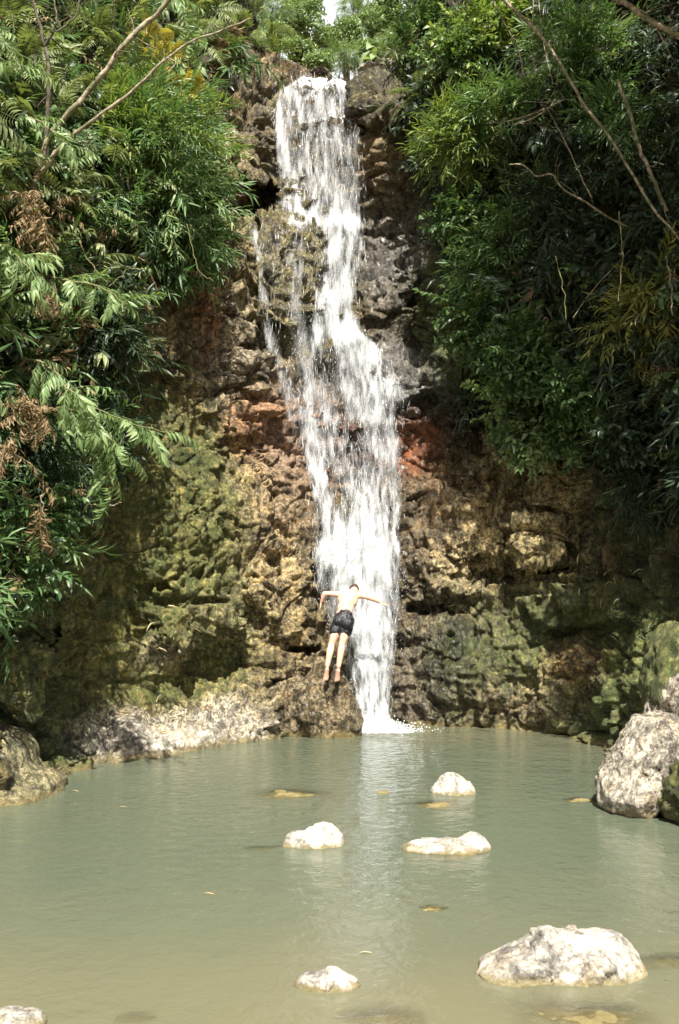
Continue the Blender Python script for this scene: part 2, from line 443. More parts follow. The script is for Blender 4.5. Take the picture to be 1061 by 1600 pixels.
# px, py, spread x, spread y, weight, colour, moss, wet
ZONES = [
 (300, 800, 95, 200, 1, OLIVE, .95, .1), (345, 760, 22, 120, 1.2, (.12, .13, .04), 1, .1), (250, 980, 110, 110, 1, OLIVE, 1, .1), (130, 950, 90, 180, 1, (.17, .14, .045), .8, .1), (260, 540, 60, 80, 1, (.15, .1, .04), .6, .2),
 (410, 780, 55, 110, 1.4, ORANGE, .12, .3), (395, 665, 36, 38, 2.2, (.38, .17, .07), .05, .3), (450, 690, 35, 70, 1, (.4, .26, .2), 0, .6), (440, 900, 50, 60, 1.3, TAN, .35, .4),
 (375, 900, 18, 110, 1.3, (.13, .13, .06), .75, .3), (370, 560, 50, 75, 1.5, (.3, .25, .19), .15, .3), (332, 490, 12, 46, 1.8, (.36, .15, .06), .1, .2), (410, 480, 40, 60, 1, (.24, .2, .09), .5, .3),
 (460, 430, 60, 90, 1.4, (.26, .23, .11), .35, .8), (350, 260, 45, 80, 1.3, (.25, .2, .1), .35, .1), (410, 230, 30, 80, 1.2, (.17, .14, .07), .35, .3),
 (440, 110, 40, 16, 1.4, (.26, .18, .08), .4, 0), (590, 140, 45, 40, 1.5, (.09, .085, .03), .8, .3), (600, 108, 40, 9, 2.5, PALE, 0, 0), (600, 250, 35, 80, 1.3, (.3, .22, .12), .15, .6),
 (610, 390, 40, 60, 1.3, (.2, .19, .18), .1, .9), (650, 330, 30, 100, 1, (.06, .07, .025), .7, .3), (690, 520, 40, 80, 1.2, (.09, .11, .03), .95, .2),
 (620, 600, 45, 50, 1.5, (.24, .23, .22), .05, .9), (648, 692, 22, 32, 3.4, (.44, .15, .06), 0, .3), (560, 690, 60, 40, 1.2, (.26, .15, .11), 0, .9), (690, 690, 38, 75, 2.0, (.04, .045, .03), .4, .9),
 (760, 800, 80, 90, 1.2, TAN, .42, .2), (860, 850, 60, 50, 1.2, (.27, .22, .1), .4, .2), (700, 900, 55, 60, 1.2, TAN, .42, .2), (745, 1010, 80, 90, 1.5, (.1, .1, .045), .8, .5),
 (695, 1020, 40, 100, 1.8, (.05, .06, .04), .6, .9), (880, 980, 70, 70, 1, (.1, .1, .035), .9, .2), (905, 1035, 34, 30, 1.6, (.3, .18, .07), .2, .2), (930, 1110, 60, 50, 1.1, (.04, .06, .02), .95, .3),
 (800, 1100, 120, 30, 1.1, (.25, .19, .11), .5, .6), (640, 1060, 26, 110, 1.6, (.2, .165, .12), .15, .95), (650, 880, 30, 90, 1.8, (.13, .1, .07), .15, .95), (960, 850, 70, 90, 1.1, (.05, .045, .02), .75, .1),  # last patch paints overhang shade into the colour of the right rocks
 (1010, 1030, 60, 70, 1.3, (.16, .17, .05), .9, .1), (1030, 1120, 40, 50, 1.2, (.2, .18, .08), .5, .1), (790, 750, 80, 40, 1.0, (.28, .22, .1), .5, .2), (680, 760, 20, 60, 1.2, (.36, .2, .1), .2, .5),
 (255, 1145, 95, 24, 4.0, (.38, .35, .3), 0, 0), (165, 1165, 40, 22, 3.0, (.33, .3, .25), .1, 0), (345, 1125, 40, 26, 2.5, (.34, .31, .25), .1, .1),
 (480, 1000, 50, 60, 1.3, (.22, .17, .08), .35, .6), (470, 1090, 70, 50, 1.4, (.17, .14, .08), .25, .7), (330, 960, 50, 30, 1.2, (.27, .24, .13), .5, .1), (260, 1020, 40, 20, 1.6, (.36, .34, .26), .1, 0),
 (40, 1060, 60, 90, 1.2, (.12, .12, .04), .8, .1), (100, 1150, 60, 40, 1.4, (.05, .07, .02), .95, .2), (20, 930, 60, 50, 1.2, (.13, .14, .045), .9, .1),
]
VEG_L = np.array([(-500, -500), (400, -500), (400, 40), (412, 85), (380, 120), (352, 170), (322, 230), (340, 320), (340, 395), (300, 430), (212, 460), (205, 560), (205, 650), (188, 745),
                  (130, 790), (90, 850), (60, 900), (30, 950), (-500, 1000)], float)
VEG_R = np.array([(622, -500), (622, 95), (640, 130), (640, 230), (680, 320), (690, 430), (725, 480), (738, 560), (745, 640), (780, 685), (880, 680), (930, 715), (1000, 740),
                  (1061, 790), (1500, 950), (1500, -500)], float)
def inpoly(px, py, poly):
    c = np.zeros(np.shape(px), bool); n = len(poly)
    for i in range(n):
        x1, y1 = poly[i]; x2, y2 = poly[(i + 1) % n]
        if y1 == y2: continue
        c ^= ((y1 > py) != (y2 > py)) & (px < (x2 - x1) * (py - y1) / (y2 - y1) + x1)
    return c

def zone(px, py):
    W = np.full(np.shape(px), .12); c = W[..., None] * np.array(BROWN); m = W * .6; wt = W * .15
    for (cx, cy, sx, sy, wgt, colr, mo, we) in ZONES:
        g = wgt * np.exp(-.5 * (((px - cx) / sx) ** 2 + ((py - cy) / sy) ** 2) * 1.8)
        W = W + g; c = c + g[..., None] * np.array(colr); m = m + g * mo; wt = wt + g * we
    c = np.minimum(c / W[..., None] * 1.08, .6); m = m / W * 1.0; wt = wt / W
    fx = np.interp(py, [120, 350, 500, 650, 1000, 1140], [500, 520, 525, 560, 575, 590])
    fw = np.interp(py, [120, 500, 650, 1140], [80, 80, 95, 55])
    f = np.exp(-.5 * ((px - fx) / fw) ** 2)
    wt = np.maximum(wt, f * 1.0); m = m * (1 - .8 * f)
    c = c * (1 - .6 * f[..., None])
    soil_shade = np.where(inpoly(px, py, VEG_L) | inpoly(px, py, VEG_R), .75, 0)[..., None]  # ground under the plants, blackened to paint the dark gaps between leaves
    c = c * (1 - soil_shade) + np.array(SOIL_SHADE) * soil_shade
    return c, m, wt

def rock_disp(P, px, py):
    """crags along the wall's normal, in metres; drier and blockier off the fall"""
    fx = np.interp(py, [120, 350, 500, 650, 1000, 1140], [500, 520, 525, 560, 575, 590])
    f = np.exp(-.5 * ((px - fx) / 75) ** 2)
    wp = P + .25 * np.stack([perlin(P * 1.3, 41), perlin(P * 1.3, 42), perlin(P * 1.3, 43)], -1)
    blocky = np.clip(.55 + .6 * sstep(600, 760, px) - .25 * np.exp(-.5 * (((px - 300) / 90) ** 2 + ((py - 800) / 200) ** 2)) + .5 * np.exp(-.5 * (((px - 400) / 60) ** 2 + ((py - 560) / 90) ** 2)), .3, 1.1)
    flat = np.clip(np.exp(-.5 * (((px - 760) / 170) ** 2 + ((py - 1040) / 85) ** 2)) * 1.2 + np.exp(-.5 * (((px - 250) / 130) ** 2 + ((py - 1135) / 32) ** 2)) * 1.2, 0, 1)
    blocky = blocky * (1 - .75 * flat)
    d = (.32 - .12 * flat) * fbm(P * .42, 3, 5) + .10 * fbm(P * 1.5, 3, 6)
    v1, e1 = facets(wp * np.array([.8, .8, 1.0]) * 1.25, 11, 1.1)
    v2, e2 = facets(wp * np.array([1.0, 1.0, 1.25]) * 2.8, 12, 1.1)
    wq = P + .05 * np.stack([perlin(P * 5, 44), perlin(P * 5, 45), perlin(P * 5, 46)], -1)
    v3, e3 = facets(wq * np.array([1.0, 1.0, 1.3]) * 8.0, 13, 1.0)
    crk = sstep(.05, .35, fbm(P * .8, 2, 61))
    d = d + (.24 * v1 - .14 * (1 - sstep(0, .07, e1))) * blocky * (1 - .4 * f)
    d = d + (.14 * v2 - .06 * crk * (1 - sstep(0, .09, e2))) * (.45 + .55 * blocky)
    v4, e4 = facets(P * 17.0, 14, 1.2)
    d = d + .026 * v3 + .008 * v4
    flute = .3 + np.exp(-.5 * (((px - 720) / 110) ** 2 + ((py - 1030) / 110) ** 2)) + .8 * np.exp(-.5 * (((px - 370) / 30) ** 2 + ((py - 880) / 140) ** 2)) + .6 * np.exp(-.5 * (((px - 690) / 30) ** 2 + ((py - 700) / 100) ** 2))
    d = d + flute * (.10 * fbm(P * np.array([3.2, 3.2, .5]), 3, 81) + .035 * fbm(P * np.array([11, 11, 1.4]), 2, 84))
    # ledges across the dark strata left of the fall and on the wet wall
    st = np.exp(-.5 * (((px - 410) / 40) ** 2 + ((py - 240) / 80) ** 2)) + np.exp(-.5 * (((px - 600) / 40) ** 2 + ((py - 260) / 100) ** 2)) + .5 * f
    zz = P[..., 2] * 2.6 + perlin(P * .9, 8) * 1.1
    fr = zz - np.floor(zz)
    d = d + .16 * st * (sstep(0, .25, fr) - sstep(.35, 1, fr))
    d = d + .014 * fbm(P * np.array([7.5, 7.5, 5.0]), 4, 21, .65)
    return d

gx = np.concatenate([np.linspace(-420, -24, 60, endpoint=False), np.arange(-24, 1086, 2.1), np.linspace(1086, 1480, 60)])
gy = np.concatenate([np.linspace(-420, -24, 60, endpoint=False), np.arange(-24, 1250, 2.1), np.linspace(1250, 1330, 14)])
GX, GY = np.meshgrid(gx, gy)
D0 = base_depth(GX, GY) - masses(GX, GY)
P0 = at(GX, GY, D0)
def grid_normals(P):
    a = np.gradient(P, axis=1); b = np.gradient(P, axis=0)
    n = np.cross(a, b); n /= np.linalg.norm(n, axis=-1)[..., None] + 1e-12
    s = np.sign((n * (np.array([0, 0, CAM_H]) - P)).sum(-1))[..., None]
    return n * s
def blur(A, k, it=2):
    for _ in range(it):
        for ax in (0, 1):
            pad = [(0, 0)] * A.ndim; pad[ax] = (k, k)
            B = np.pad(A, pad, mode='edge'); c = np.cumsum(B, axis=ax)
            z = np.zeros_like(np.take(c, [0], axis=ax)); c = np.concatenate([z, c], axis=ax)
            n = A.shape[ax]; w_ = 2 * k + 1
            A = (np.take(c, np.arange(n) + w_, axis=ax) - np.take(c, np.arange(n), axis=ax)) / w_
    return A
N0 = grid_normals(blur(P0, 8))
PG = P0 + N0 * rock_disp(P0, GX, GY)[..., None]
NG = grid_normals(PG)
PS = blur(PG, 8)                       # a smoothed wall for water and plants to follow
zc, zm, zw = zone(GX, GY)
ny, nx = GX.shape
idx = np.arange(ny * nx).reshape(ny, nx)
lipx = [380, 405, 430, 470, 500, 545, 570, 612, 626, 650]
lipy = [-450, 60, 104, 118, 122, 122, 106, 100, 60, -450]
lip = np.interp(GX, lipx, lipy)
keep = (GY[:-1, :-1] >= lip[:-1, :-1])
quads = np.stack([idx[:-1, :-1], idx[1:, :-1], idx[1:, 1:], idx[:-1, 1:]], -1)[keep]
used = np.zeros(ny * nx, bool); used[quads.ravel()] = True
remap = np.cumsum(used) - 1
cliff_me = make_mesh('cliff', PG.reshape(-1, 3)[used], remap[quads], False,
                     {'moss': zm.ravel()[used], 'wet': zw.ravel()[used]}, {'tone': zc.reshape(-1, 3)[used]})
cliff = link('cliff', cliff_me, ROCK)
tag(cliff, kind='structure')

def gidx(px, py):
    i = np.interp(py, gy, np.arange(ny)); j = np.interp(px, gx, np.arange(nx)); return i, j
def sample(G, px, py):
    i, j = gidx(px, py)
    i0 = np.clip(i.astype(int) if hasattr(i, 'astype') else int(i), 0, ny - 2); j0 = np.clip(j.astype(int) if hasattr(j, 'astype') else int(j), 0, nx - 2)
    a = np.asarray(i - i0)[..., None]; b = np.asarray(j - j0)[..., None]
    return (1 - a) * ((1 - b) * G[i0, j0] + b * G[i0, j0 + 1]) + a * ((1 - b) * G[i0 + 1, j0] + b * G[i0 + 1, j0 + 1])
def S(px, py, off=0.0, smooth=True):
    """a point on the wall, moved off metres towards the viewer's side"""
    P = sample(PS if smooth else PG, float(px), float(py))
    d = np.array([0, 0, CAM_H]) - P; d /= np.linalg.norm(d)
    return P + d * off
def Sm(px, py, off):
    P = sample(PS, px, py); d = np.array([0, 0, CAM_H]) - P; d /= np.linalg.norm(d, axis=-1)[..., None]
    return P + d * np.asarray(off)[..., None]

# ------------------------------------------------------------ rocks
_ico = {}
def ico(level):
    if level not in _ico:
        bm = bmesh.new(); bmesh.ops.create_icosphere(bm, subdivisions=level, radius=1)
        v = np.array([x.co[:] for x in bm.verts]); f = np.array([[x.index for x in q.verts] for q in bm.faces]); bm.free()
        _ico[level] = (v / np.linalg.norm(v, axis=1)[:, None], f)
    return _ico[level]
ROCK_TREES = []
def rock_shape(lobes, level=5, seed=1, rough=1.0, cuts=9, cut_depth=.8):
    """lobes: (x, y, z, rx, ry, rz) ellipsoids round the origin, merged, chipped by planes and crumbled"""
    d, f = ico(level)
    rs = []
    for (cx, cy, cz, rx, ry, rz) in lobes:
        R = np.array([rx, ry, rz]); c = np.array([cx, cy, cz])
        dd = d / R; oc = -c / R
        A = (dd ** 2).sum(1); B = (dd * oc).sum(1); C = (oc ** 2).sum() - 1
        disc = B * B - A * C
        rs.append(np.where(disc > 0, (-B + np.sqrt(np.maximum(disc, 0))) / A, .02))
    rs = np.maximum(np.array(rs), .02)
    r = (rs ** 6).mean(0) ** (1 / 6) if len(rs) > 1 else rs[0]
    v = d * r[:, None]
    rr = np.random.default_rng(seed)
    ext = np.abs(v).max(0)
    for k in range(cuts):
        n = rr.normal(size=3); n /= np.linalg.norm(n); n2 = n / ext; n2 /= np.linalg.norm(n2)
        s = v @ n2; m = s.max() * rr.uniform(cut_depth, .97)
        over = np.maximum(s - m, 0); v = v - n2 * (over * .9)[:, None]
    size = float(ext.mean())
    q = v / size + seed * 3.7
    nn = v / (np.linalg.norm(v, axis=1)[:, None] + 1e-9)
    qq = q + .12 * np.stack([perlin(q * 2, 4), perlin(q * 2, 5), perlin(q * 2, 6)], -1)
    v1, e1 = facets(qq * 1.3, seed); v2, e2 = facets(qq * 3.4, seed + 1); v3, e3 = facets(qq * 9, seed + 2)
    dsp = .16 * fbm(q * 1.1, 3, seed) + .17 * v1 + .075 * v2 + .022 * v3 - .03 * (1 - sstep(0, .08, e2)) + .035 * fbm(q * 7, 4, seed + 3, .6)
    v = v + nn * (dsp * size * rough)[:, None]
    return v, f

def rock(name, centre, lobes, label=None, cat='rock', group=None, tone=PALE, moss=.05, wet=.05, seed=1, level=5, mat=None, rough=1.0, parent=None, cuts=9, cd=.8, water=False):
    v, f = rock_shape(lobes, level, seed, rough, cuts, cd)
    n = len(v)
    me = make_mesh(name, v, f, mat is not ROCK, {'moss': np.full(n, moss), 'wet': np.full(n, wet)}, {'tone': np.tile(tone, (n, 1))})
    o = link(name, me, mat or STONE, parent); o.location = vec(centre)
    if label: tag(o, label, cat, group)
    if water: ROCK_TREES.append((v + np.asarray(centre), f))
    return o

def pool_rock(xl, xr, ytop, ybase, lobes, label, seed, depth=.62, level=5, sink=.45, skirt=1.12, **kw):
    """a stone that stands in the pool; lobes in units of half width (x, y) and height above water (z)"""
    Y = water_y(ybase); hw = (xr - xl) / 2 / F * Y * 1.17
    c = at((xl + xr) / 2, ybase, Y + hw * depth); c[2] = 0
    top = at(0, ytop, Y + hw * depth * .8)[2]
    L = [(a * hw, b * hw, e * top, p * hw, q * hw * depth, r * top) for (a, b, e, p, q, r) in lobes]
    L.append((0, 0, -sink, hw * skirt, hw * depth * skirt, sink * 1.02))
    return rock('rock', c, L, label, tone=kw.pop('tone', (.27, .25, .215)), seed=seed, level=level, water=True, **kw)

G_POOL = 'pale rocks standing in the pool'
pool_rock(730, 1018, 1450, 1556, [(.05, 0, 0, .62, .8, 1.0), (.55, 0, 0, .45, .9, .86), (-.5, 0, 0, .5, .75, .55), (.1, -.3, 0, .8, .6, .6)],
          'biggest pale rock, standing in the near right water', 3, level=6, group=G_POOL, rough=.6, cuts=16, cd=.72, skirt=1.06)
pool_rock(456, 566, 1508, 1556, [(0, 0, 0, .8, .8, 1.0), (-.45, 0, 0, .5, .7, .65), (.5, 0, 0, .45, .7, .5)],
          'rounded white rock with algae skirt nearest the bottom middle', 5, group=G_POOL, rough=.3, skirt=1.32)
pool_rock(-30, 92, 1574, 1618, [(0, 0, 0, .75, .9, 1.0), (-.3, 0, 0, .7, .9, .8)], 'white rock cut off by the lower left corner', 7, group=G_POOL, rough=.34)
pool_rock(624, 768, 1299, 1338, [(.66, .1, 0, .34, .8, 1.1), (-.25, 0, 0, .78, .85, .66), (.2, 0, 0, .75, .85, .7)],
          'long flat rock with a raised right end', 9, group=G_POOL, rough=.3, skirt=1.1, depth=.5, cuts=5)
pool_rock(434, 540, 1281, 1330, [(.3, .1, 0, .7, .8, 1.0), (-.35, 0, 0, .68, .8, .7)],
          'wedge shaped rock rising to its right, left of the reflection', 11, group=G_POOL, rough=.34, skirt=1.15)
pool_rock(668, 740, 1204, 1244, [(0, 0, 0, .82, .9, 1.05), (.1, 0, 0, .95, .95, .6)],
          'small domed rock farthest out in the pool', 14, group=G_POOL, rough=.34, skirt=1.25)
def sunken(px, py, wpx, label, seed, dz=-.06, tone=(.2, .17, .08), h=.35):
    Y = water_y(py); hw = wpx / 2 / F * Y
    c = at(px, py, Y); c[2] = dz * .3 + .012 - hw * h * .9
    rock('sunken_rock', c, [(0, 0, 0, hw, hw * .8, hw * h)], label, group='rocks lying under the water', tone=tone, moss=.25, seed=seed, level=4, rough=.5, water=True)
sunken(680, 1420, 95, 'brown rock under the water between the long flat rock and biggest rock', 31, -.05, (.36, .27, .1))
sunken(598, 1238, 26, 'small mossy rock just awash left of the farthest domed rock', 32, -.0, (.14, .12, .04))
sunken(452, 1240, 190, 'long brown rock under water near the diver rock', 33, -.07)
sunken(905, 1250, 90, 'brown rock under water left of the right bank rocks', 34, -.07)
sunken(400, 1325, 90, 'brown rock under water left of the wedge shaped rock', 35, -.1)
sunken(905, 1590, 330, 'broad brown rock under water below the biggest rock', 36, -.11)
sunken(1040, 1500, 160, 'brown rock under water at the right edge', 37, -.13)
sunken(600, 1590, 220, 'brown rock under water at the bottom middle', 38, -.14)
sunken(210, 1590, 140, 'faint brown rock under water at the bottom left', 39, -.15)
sunken(690, 1258, 150, 'brown rock under water around the farthest domed rock', 40, -.08)
sunken(700, 1330, 190, 'brown rock under water around the long flat rock', 41, -.1)

# banks: left boulder, pale shelf, the outcrop under the diver, right boulders
def bank_rock(px, py, Y, wpx, hpx, depth, label, seed, tone, moss, wet=.1, level=5, lobes=None, rough=1.0, name='boulder', cuts=9, cd=.8, group=None):
    c = at(px, py, Y); hw = wpx / 2 / F * Y; hh = hpx / 2 / F * Y
    L = lobes or [(0, 0, 0, 1, 1, 1)]
    L = [(a * hw, b * depth, e * hh, p * hw, q * depth, r * hh) for (a, b, e, p, q, r) in L]
    return rock(name, c, L, label, 'boulder', group=group, tone=tone, moss=moss, wet=wet, seed=seed, level=level, rough=rough, mat=ROCK, water=True, cuts=cuts, cd=cd)
bank_rock(15, 1215, 11.6, 175, 150, .9, 'mossy boulder with a pale foot at the left edge of the pool', 51, (.25, .22, .12), .55, level=5, rough=.55,
          lobes=[(-.2, 0, .1, .75, 1, 1), (.3, -.1, -.35, .8, 1, .6)])
bank_rock(488, 1110, 16.55, 165, 170, .8, 'dark wet outcrop that the diver leaps from', 53, (.17, .135, .08), .3, .75, level=6, rough=.75,
          lobes=[(-.1, 0, -.05, .95, 1, .8), (.25, 0, 0, .5, .9, .97), (.55, 0, -.5, .5, .9, .7)], cuts=7)
bank_rock(1012, 1192, 10.7, 190, 215, .8, 'tall pale angular boulder at the right shore', 55, (.4, .36, .29), .15, level=6, rough=.62, cuts=14, cd=.7,
          lobes=[(-.3, -.05, -.35, .72, 1, .62), (.42, .1, .3, .62, 1, .75), (.05, 0, -.05, .62, .95, .72)])
bank_rock(1068, 1110, 11.2, 110, 120, .6, 'pale knob of rock behind the tall angular boulder', 56, (.36, .32, .25), .35, level=5, rough=.65, cuts=14, cd=.6)
bank_rock(1060, 1050, 11.6, 130, 180, .8, 'green mossy boulder at the right edge above the pale ones', 57, (.2, .19, .08), .9, level=5, rough=.7,
          lobes=[(.2, 0, .1, .9, 1, .9), (-.2, 0, -.4, .7, 1, .6)])
bank_rock(1085, 1240, 10.0, 100, 130, .5, 'dark mossy boulder cut off at the right edge by the water', 58, (.12, .11, .04), .8, level=5)

# blocks one can pick apart in the wall
def blockp(px, py, wpx, hpx, seed, out=.2, depth=.3, cuts=16, mat=ROCK, tone=None):
    c_, m_, w_ = zone(np.array([float(px)]), np.array([float(py)]))
    P = S(px, py, out - depth * .6)
    hw = wpx / 2 / F * P[1]; hh = hpx / 2 / F * P[1]
    o = rock('rock_block', P, [(0, 0, 0, hw, depth, hh), (hw * .2, 0, -hh * .1, hw * .95, depth * .95, hh * .8)], tone=tone or tuple(c_[0] * 1.1), moss=float(m_[0]) * .8,
             wet=float(w_[0]), seed=seed, level=5 if wpx > 64 else 4, mat=mat, rough=.8, cuts=cuts, cd=.5, parent=cliff)
    return o
for k, b_ in enumerate([(378, 505, 84, 60), (372, 560, 92, 50), (400, 605, 86, 34), (430, 583, 50, 36), (352, 592, 40, 30), (412, 640, 90, 26), (360, 478, 50, 34),
                        (345, 215, 60, 40), (335, 262, 46, 36), (322, 300, 50, 40), (410, 190, 50, 18), (405, 214, 56, 16), (402, 238, 52, 18), (398, 262, 60, 20), (436, 326, 26, 30), (352, 345, 44, 40), (372, 300, 30, 50),
                        (600, 190, 46, 24), (602, 240, 50, 26), (600, 300, 44, 30), (603, 350, 50, 34), (600, 470, 56, 60), (622, 596, 64, 40), (640, 640, 50, 24), (520, 555, 42, 34), (470, 630, 50, 26),
                        (748, 770, 66, 60), (765, 845, 70, 70), (846, 852, 90, 56), (700, 880, 84, 56), (690, 930, 60, 30), (660, 830, 44, 60), (905, 1040, 56, 44),
                        (880, 780, 70, 60), (820, 720, 60, 50),
                        (400, 930, 60, 46), (450, 985, 60, 34), (452, 1045, 70, 36), (425, 1105, 60, 50), (405, 1135, 60, 30), (410, 1070, 50, 30), (120, 1165, 70, 40), (90, 1190, 60, 26), (270, 585, 60, 34), (60, 1120, 80, 60), (30, 1035, 90, 70), (45, 960, 80, 50)]):
    blockp(*b_, seed=100 + k, out=.03 if b_[0] > 650 or b_[0] < 330 else .09)

# ------------------------------------------------------------ valley floor above the lip
def valley_z(x, y):
    z = 13.0 + .40 * (y - 21.3)
    return z + .55 * np.maximum(np.abs(x + .3 + .02 * (y - 21)) - 1.6, 0) ** 1.15 + .25 * fbm(np.stack([x, y, 0 * x], -1) * .35, 4, 3)
vx, vy = np.meshgrid(np.linspace(-36, 36, 150), np.linspace(20.9, 110, 150) )
vP = np.stack([vx, vy, valley_z(vx, vy)], -1)
vi = np.arange(vx.size).reshape(vx.shape)
vq = np.stack([vi[:-1, :-1], vi[:-1, 1:], vi[1:, 1:], vi[1:, :-1]], -1).reshape(-1, 4)
n_ = vx.size
me = make_mesh('hillside', vP.reshape(-1, 3), vq, True, {'moss': np.full(n_, .5), 'wet': np.full(n_, 0.)}, {'tone': np.tile((.2, .14, .06), (n_, 1))})
tag(link('hillside', me, ROCK), kind='structure')

# ------------------------------------------------------------ pool bed and water
def bed_z(x, y):
    mid = np.exp(-(((x + .3) / 6.5) ** 2 + ((y - 11.5) / 6.0) ** 2))
    z = -.28 - 1.1 * mid
    z = z + .12 * sstep(7.2, 5.2, y) + .3 * sstep(3.2, -3, y) 
    return z + .06 * fbm(np.stack([x, y, 0 * x], -1) * 1.1, 4, 9)
bx, by = np.meshgrid(np.linspace(-60, 60, 260), np.concatenate([np.linspace(-80, 0, 60, endpoint=False), np.linspace(0, 20.5, 150)]))
bz = bed_z(bx, by) + 3.0 * sstep(-2, -22, by)
bi = np.arange(bx.size).reshape(bx.shape)
bq = np.stack([bi[:-1, :-1], bi[:-1, 1:], bi[1:, 1:], bi[1:, :-1]], -1).reshape(-1, 4)
n_ = bx.size
me = make_mesh('ground', np.stack([bx, by, bz], -1).reshape(-1, 3), bq, True, {'moss': np.full(n_, .2), 'wet': np.full(n_, .1)}, {'tone': np.tile((.3, .23, .1), (n_, 1))})
tag(link('ground', me, STONE), kind='structure')

wx_, wy_ = np.meshgrid(np.linspace(-11, 11, 330), np.linspace(-6, 18.6, 360))
allv = []; allf = []; base = 0
for v, f in ROCK_TREES: allv.append(v); allf.append(f + base); base += len(v)
bvh = BVHTree.FromPolygons(np.concatenate(allv).tolist(), np.concatenate(allf).tolist())
dep = -bed_z(wx_, wy_)
flat = dep.ravel(); xs = wx_.ravel(); ys = wy_.ravel()
for k in range(len(flat)):
    h = bvh.ray_cast((xs[k], ys[k], 3.0), (0, 0, -1), 4.0)
    if h[0] is not None: flat[k] = min(flat[k], max(0, -h[0].z))
dep = blur(flat.reshape(wx_.shape), 1, 1)
wi = np.arange(wx_.size).reshape(wx_.shape)
wq = np.stack([wi[:-1, :-1], wi[:-1, 1:], wi[1:, 1:], wi[1:, :-1]], -1).reshape(-1, 4)
fallx, fally = .55, 17.0
agit = np.exp(-np.hypot(wx_ - fallx, wy_ - fally) / 2.6)
me = make_mesh('pool_water', np.stack([wx_, wy_, 0 * wx_], -1).reshape(-1, 3), wq, True, {'depth': dep, 'agit': agit, 'bed': -bed_z(wx_, wy_)})
b = NB('murky_pool_water')
d_ = b.attr('depth'); ag = b.attr('agit')
n1 = b.noise(b.coords((1.2, 1.0, 1)), 1.6, 4, .6, .4); n2 = b.noise(b.coords((1, 1, 1), (4, 4, 0)), 6.5, 4, .6, .6); n3 = b.noise(b.coords((1, 1, 1)), 24, 3, .6)
pn = b.noise(b.coords(loc=(9, 9, 1)), .35, 3, .5)                     # breeze patches
h = b.math('ADD', b.math('MULTIPLY', n1, .55), b.math('MULTIPLY', b.math('MULTIPLY', n2, .42), b.range(pn, .35, .65, .5, 1.3)))
h = b.math('ADD', h, b.math('MULTIPLY', n3, .035))
h = b.math('MULTIPLY', h, b.math('ADD', .8, b.math('MULTIPLY', ag, 2.5)))
nrm = b.bump(h, .75, .055)
mur = b.mix(b.range(b.math('ADD', b.attr('bed'), b.math('MULTIPLY', b.noise(b.coords(loc=(2, 3, 0)), .35, 4), .5)), .55, 1.45), (.148, .138, .082), (.09, .108, .074))
dif = b.n('ShaderNodeBsdfDiffuse'); b.set(dif.inputs[0], mur)
trn = b.n('ShaderNodeBsdfTransparent'); b.set(trn.inputs[0], (.95, .93, .78))
fac = b.math('SUBTRACT', 1.0, b.math('POWER', 2.718, b.math('MULTIPLY', d_, -32.0)))
m1 = b.n('ShaderNodeMixShader'); b.set(m1.inputs[0], fac); b.t.links.new(trn.outputs[0], m1.inputs[1]); b.t.links.new(dif.outputs[0], m1.inputs[2])
gl = b.n('ShaderNodeBsdfGlossy'); gl.inputs['Roughness'].default_value = .02; b.t.links.new(nrm, gl.inputs['Normal'])
fr = b.n('ShaderNodeFresnel'); fr.inputs[0].default_value = 1.4; b.t.links.new(nrm, fr.inputs['Normal'])
m2 = b.n('ShaderNodeMixShader'); b.t.links.new(fr.outputs[0], m2.inputs[0]); b.t.links.new(m1.outputs[0], m2.inputs[1]); b.t.links.new(gl.outputs[0], m2.inputs[2])
WATER = b.done(m2.outputs[0])
tag(link('pool_water', me, WATER), kind='structure')

# ------------------------------------------------------------ waterfall
fall = empty('waterfall', at(585, 1137, 17.0)); tag(fall, kind='structure')
EDGE = np.array([(118, 478, 535), (130, 462, 548), (150, 424, 572), (200, 420, 580), (300, 425, 582), (345, 380, 578), (360, 380, 578), (450, 396, 572), (520, 408, 575), (560, 420, 624), (600, 430, 640),
                 (650, 440, 642), (700, 462, 640), (800, 474, 636), (900, 486, 634), (950, 495, 632), (1000, 515, 630), (1060, 530, 622), (1100, 548, 618), (1140, 556, 622)], float)
STR = [  # strands: list of (py, centre, half width, weight)
 [(118, 505, 22, .9), (150, 500, 66, .72), (250, 505, 68, .66), (330, 515, 56, .75), (375, 532, 38, .85), (430, 529, 30, .85), (480, 517, 28, .95), (520, 532, 40, .9), (560, 566, 46, .8), (620, 575, 60, .7),
  (660, 585, 30, .7), (720, 590, 32, .7), (800, 582, 48, .85), (860, 560, 60, 1.1), (950, 572, 50, 1.0), (1050, 578, 32, .95), (1140, 588, 26, 1.1)],
 [(150, 437, 14, .8), (250, 444, 16, .85), (330, 455, 20, .8), (360, 480, 26, .35), (470, 478, 12, .3), (520, 505, 16, .9), (570, 487, 16, .7), (640, 484, 16, .8), (720, 500, 16, .95), (800, 508, 20, .8), (860, 530, 30, 1.0), (920, 545, 30, .95)],
 [(348, 388, 9, .8), (420, 402, 9, .75), (520, 424, 11, .7), (600, 448, 14, .7), (650, 462, 14, .5)],
 [(348, 462, 16, .65), (450, 466, 12, .6), (560, 476, 16, .65), (650, 520, 25, .6), (750, 550, 25, .7), (850, 560, 30, .9)],
 [(500, 535, 14, .9), (540, 575, 14, .95), (600, 600, 14, .9), (700, 612, 12, .8), (800, 608, 16, .7), (900, 608, 16, .6), (1000, 606, 14, .6)],
]
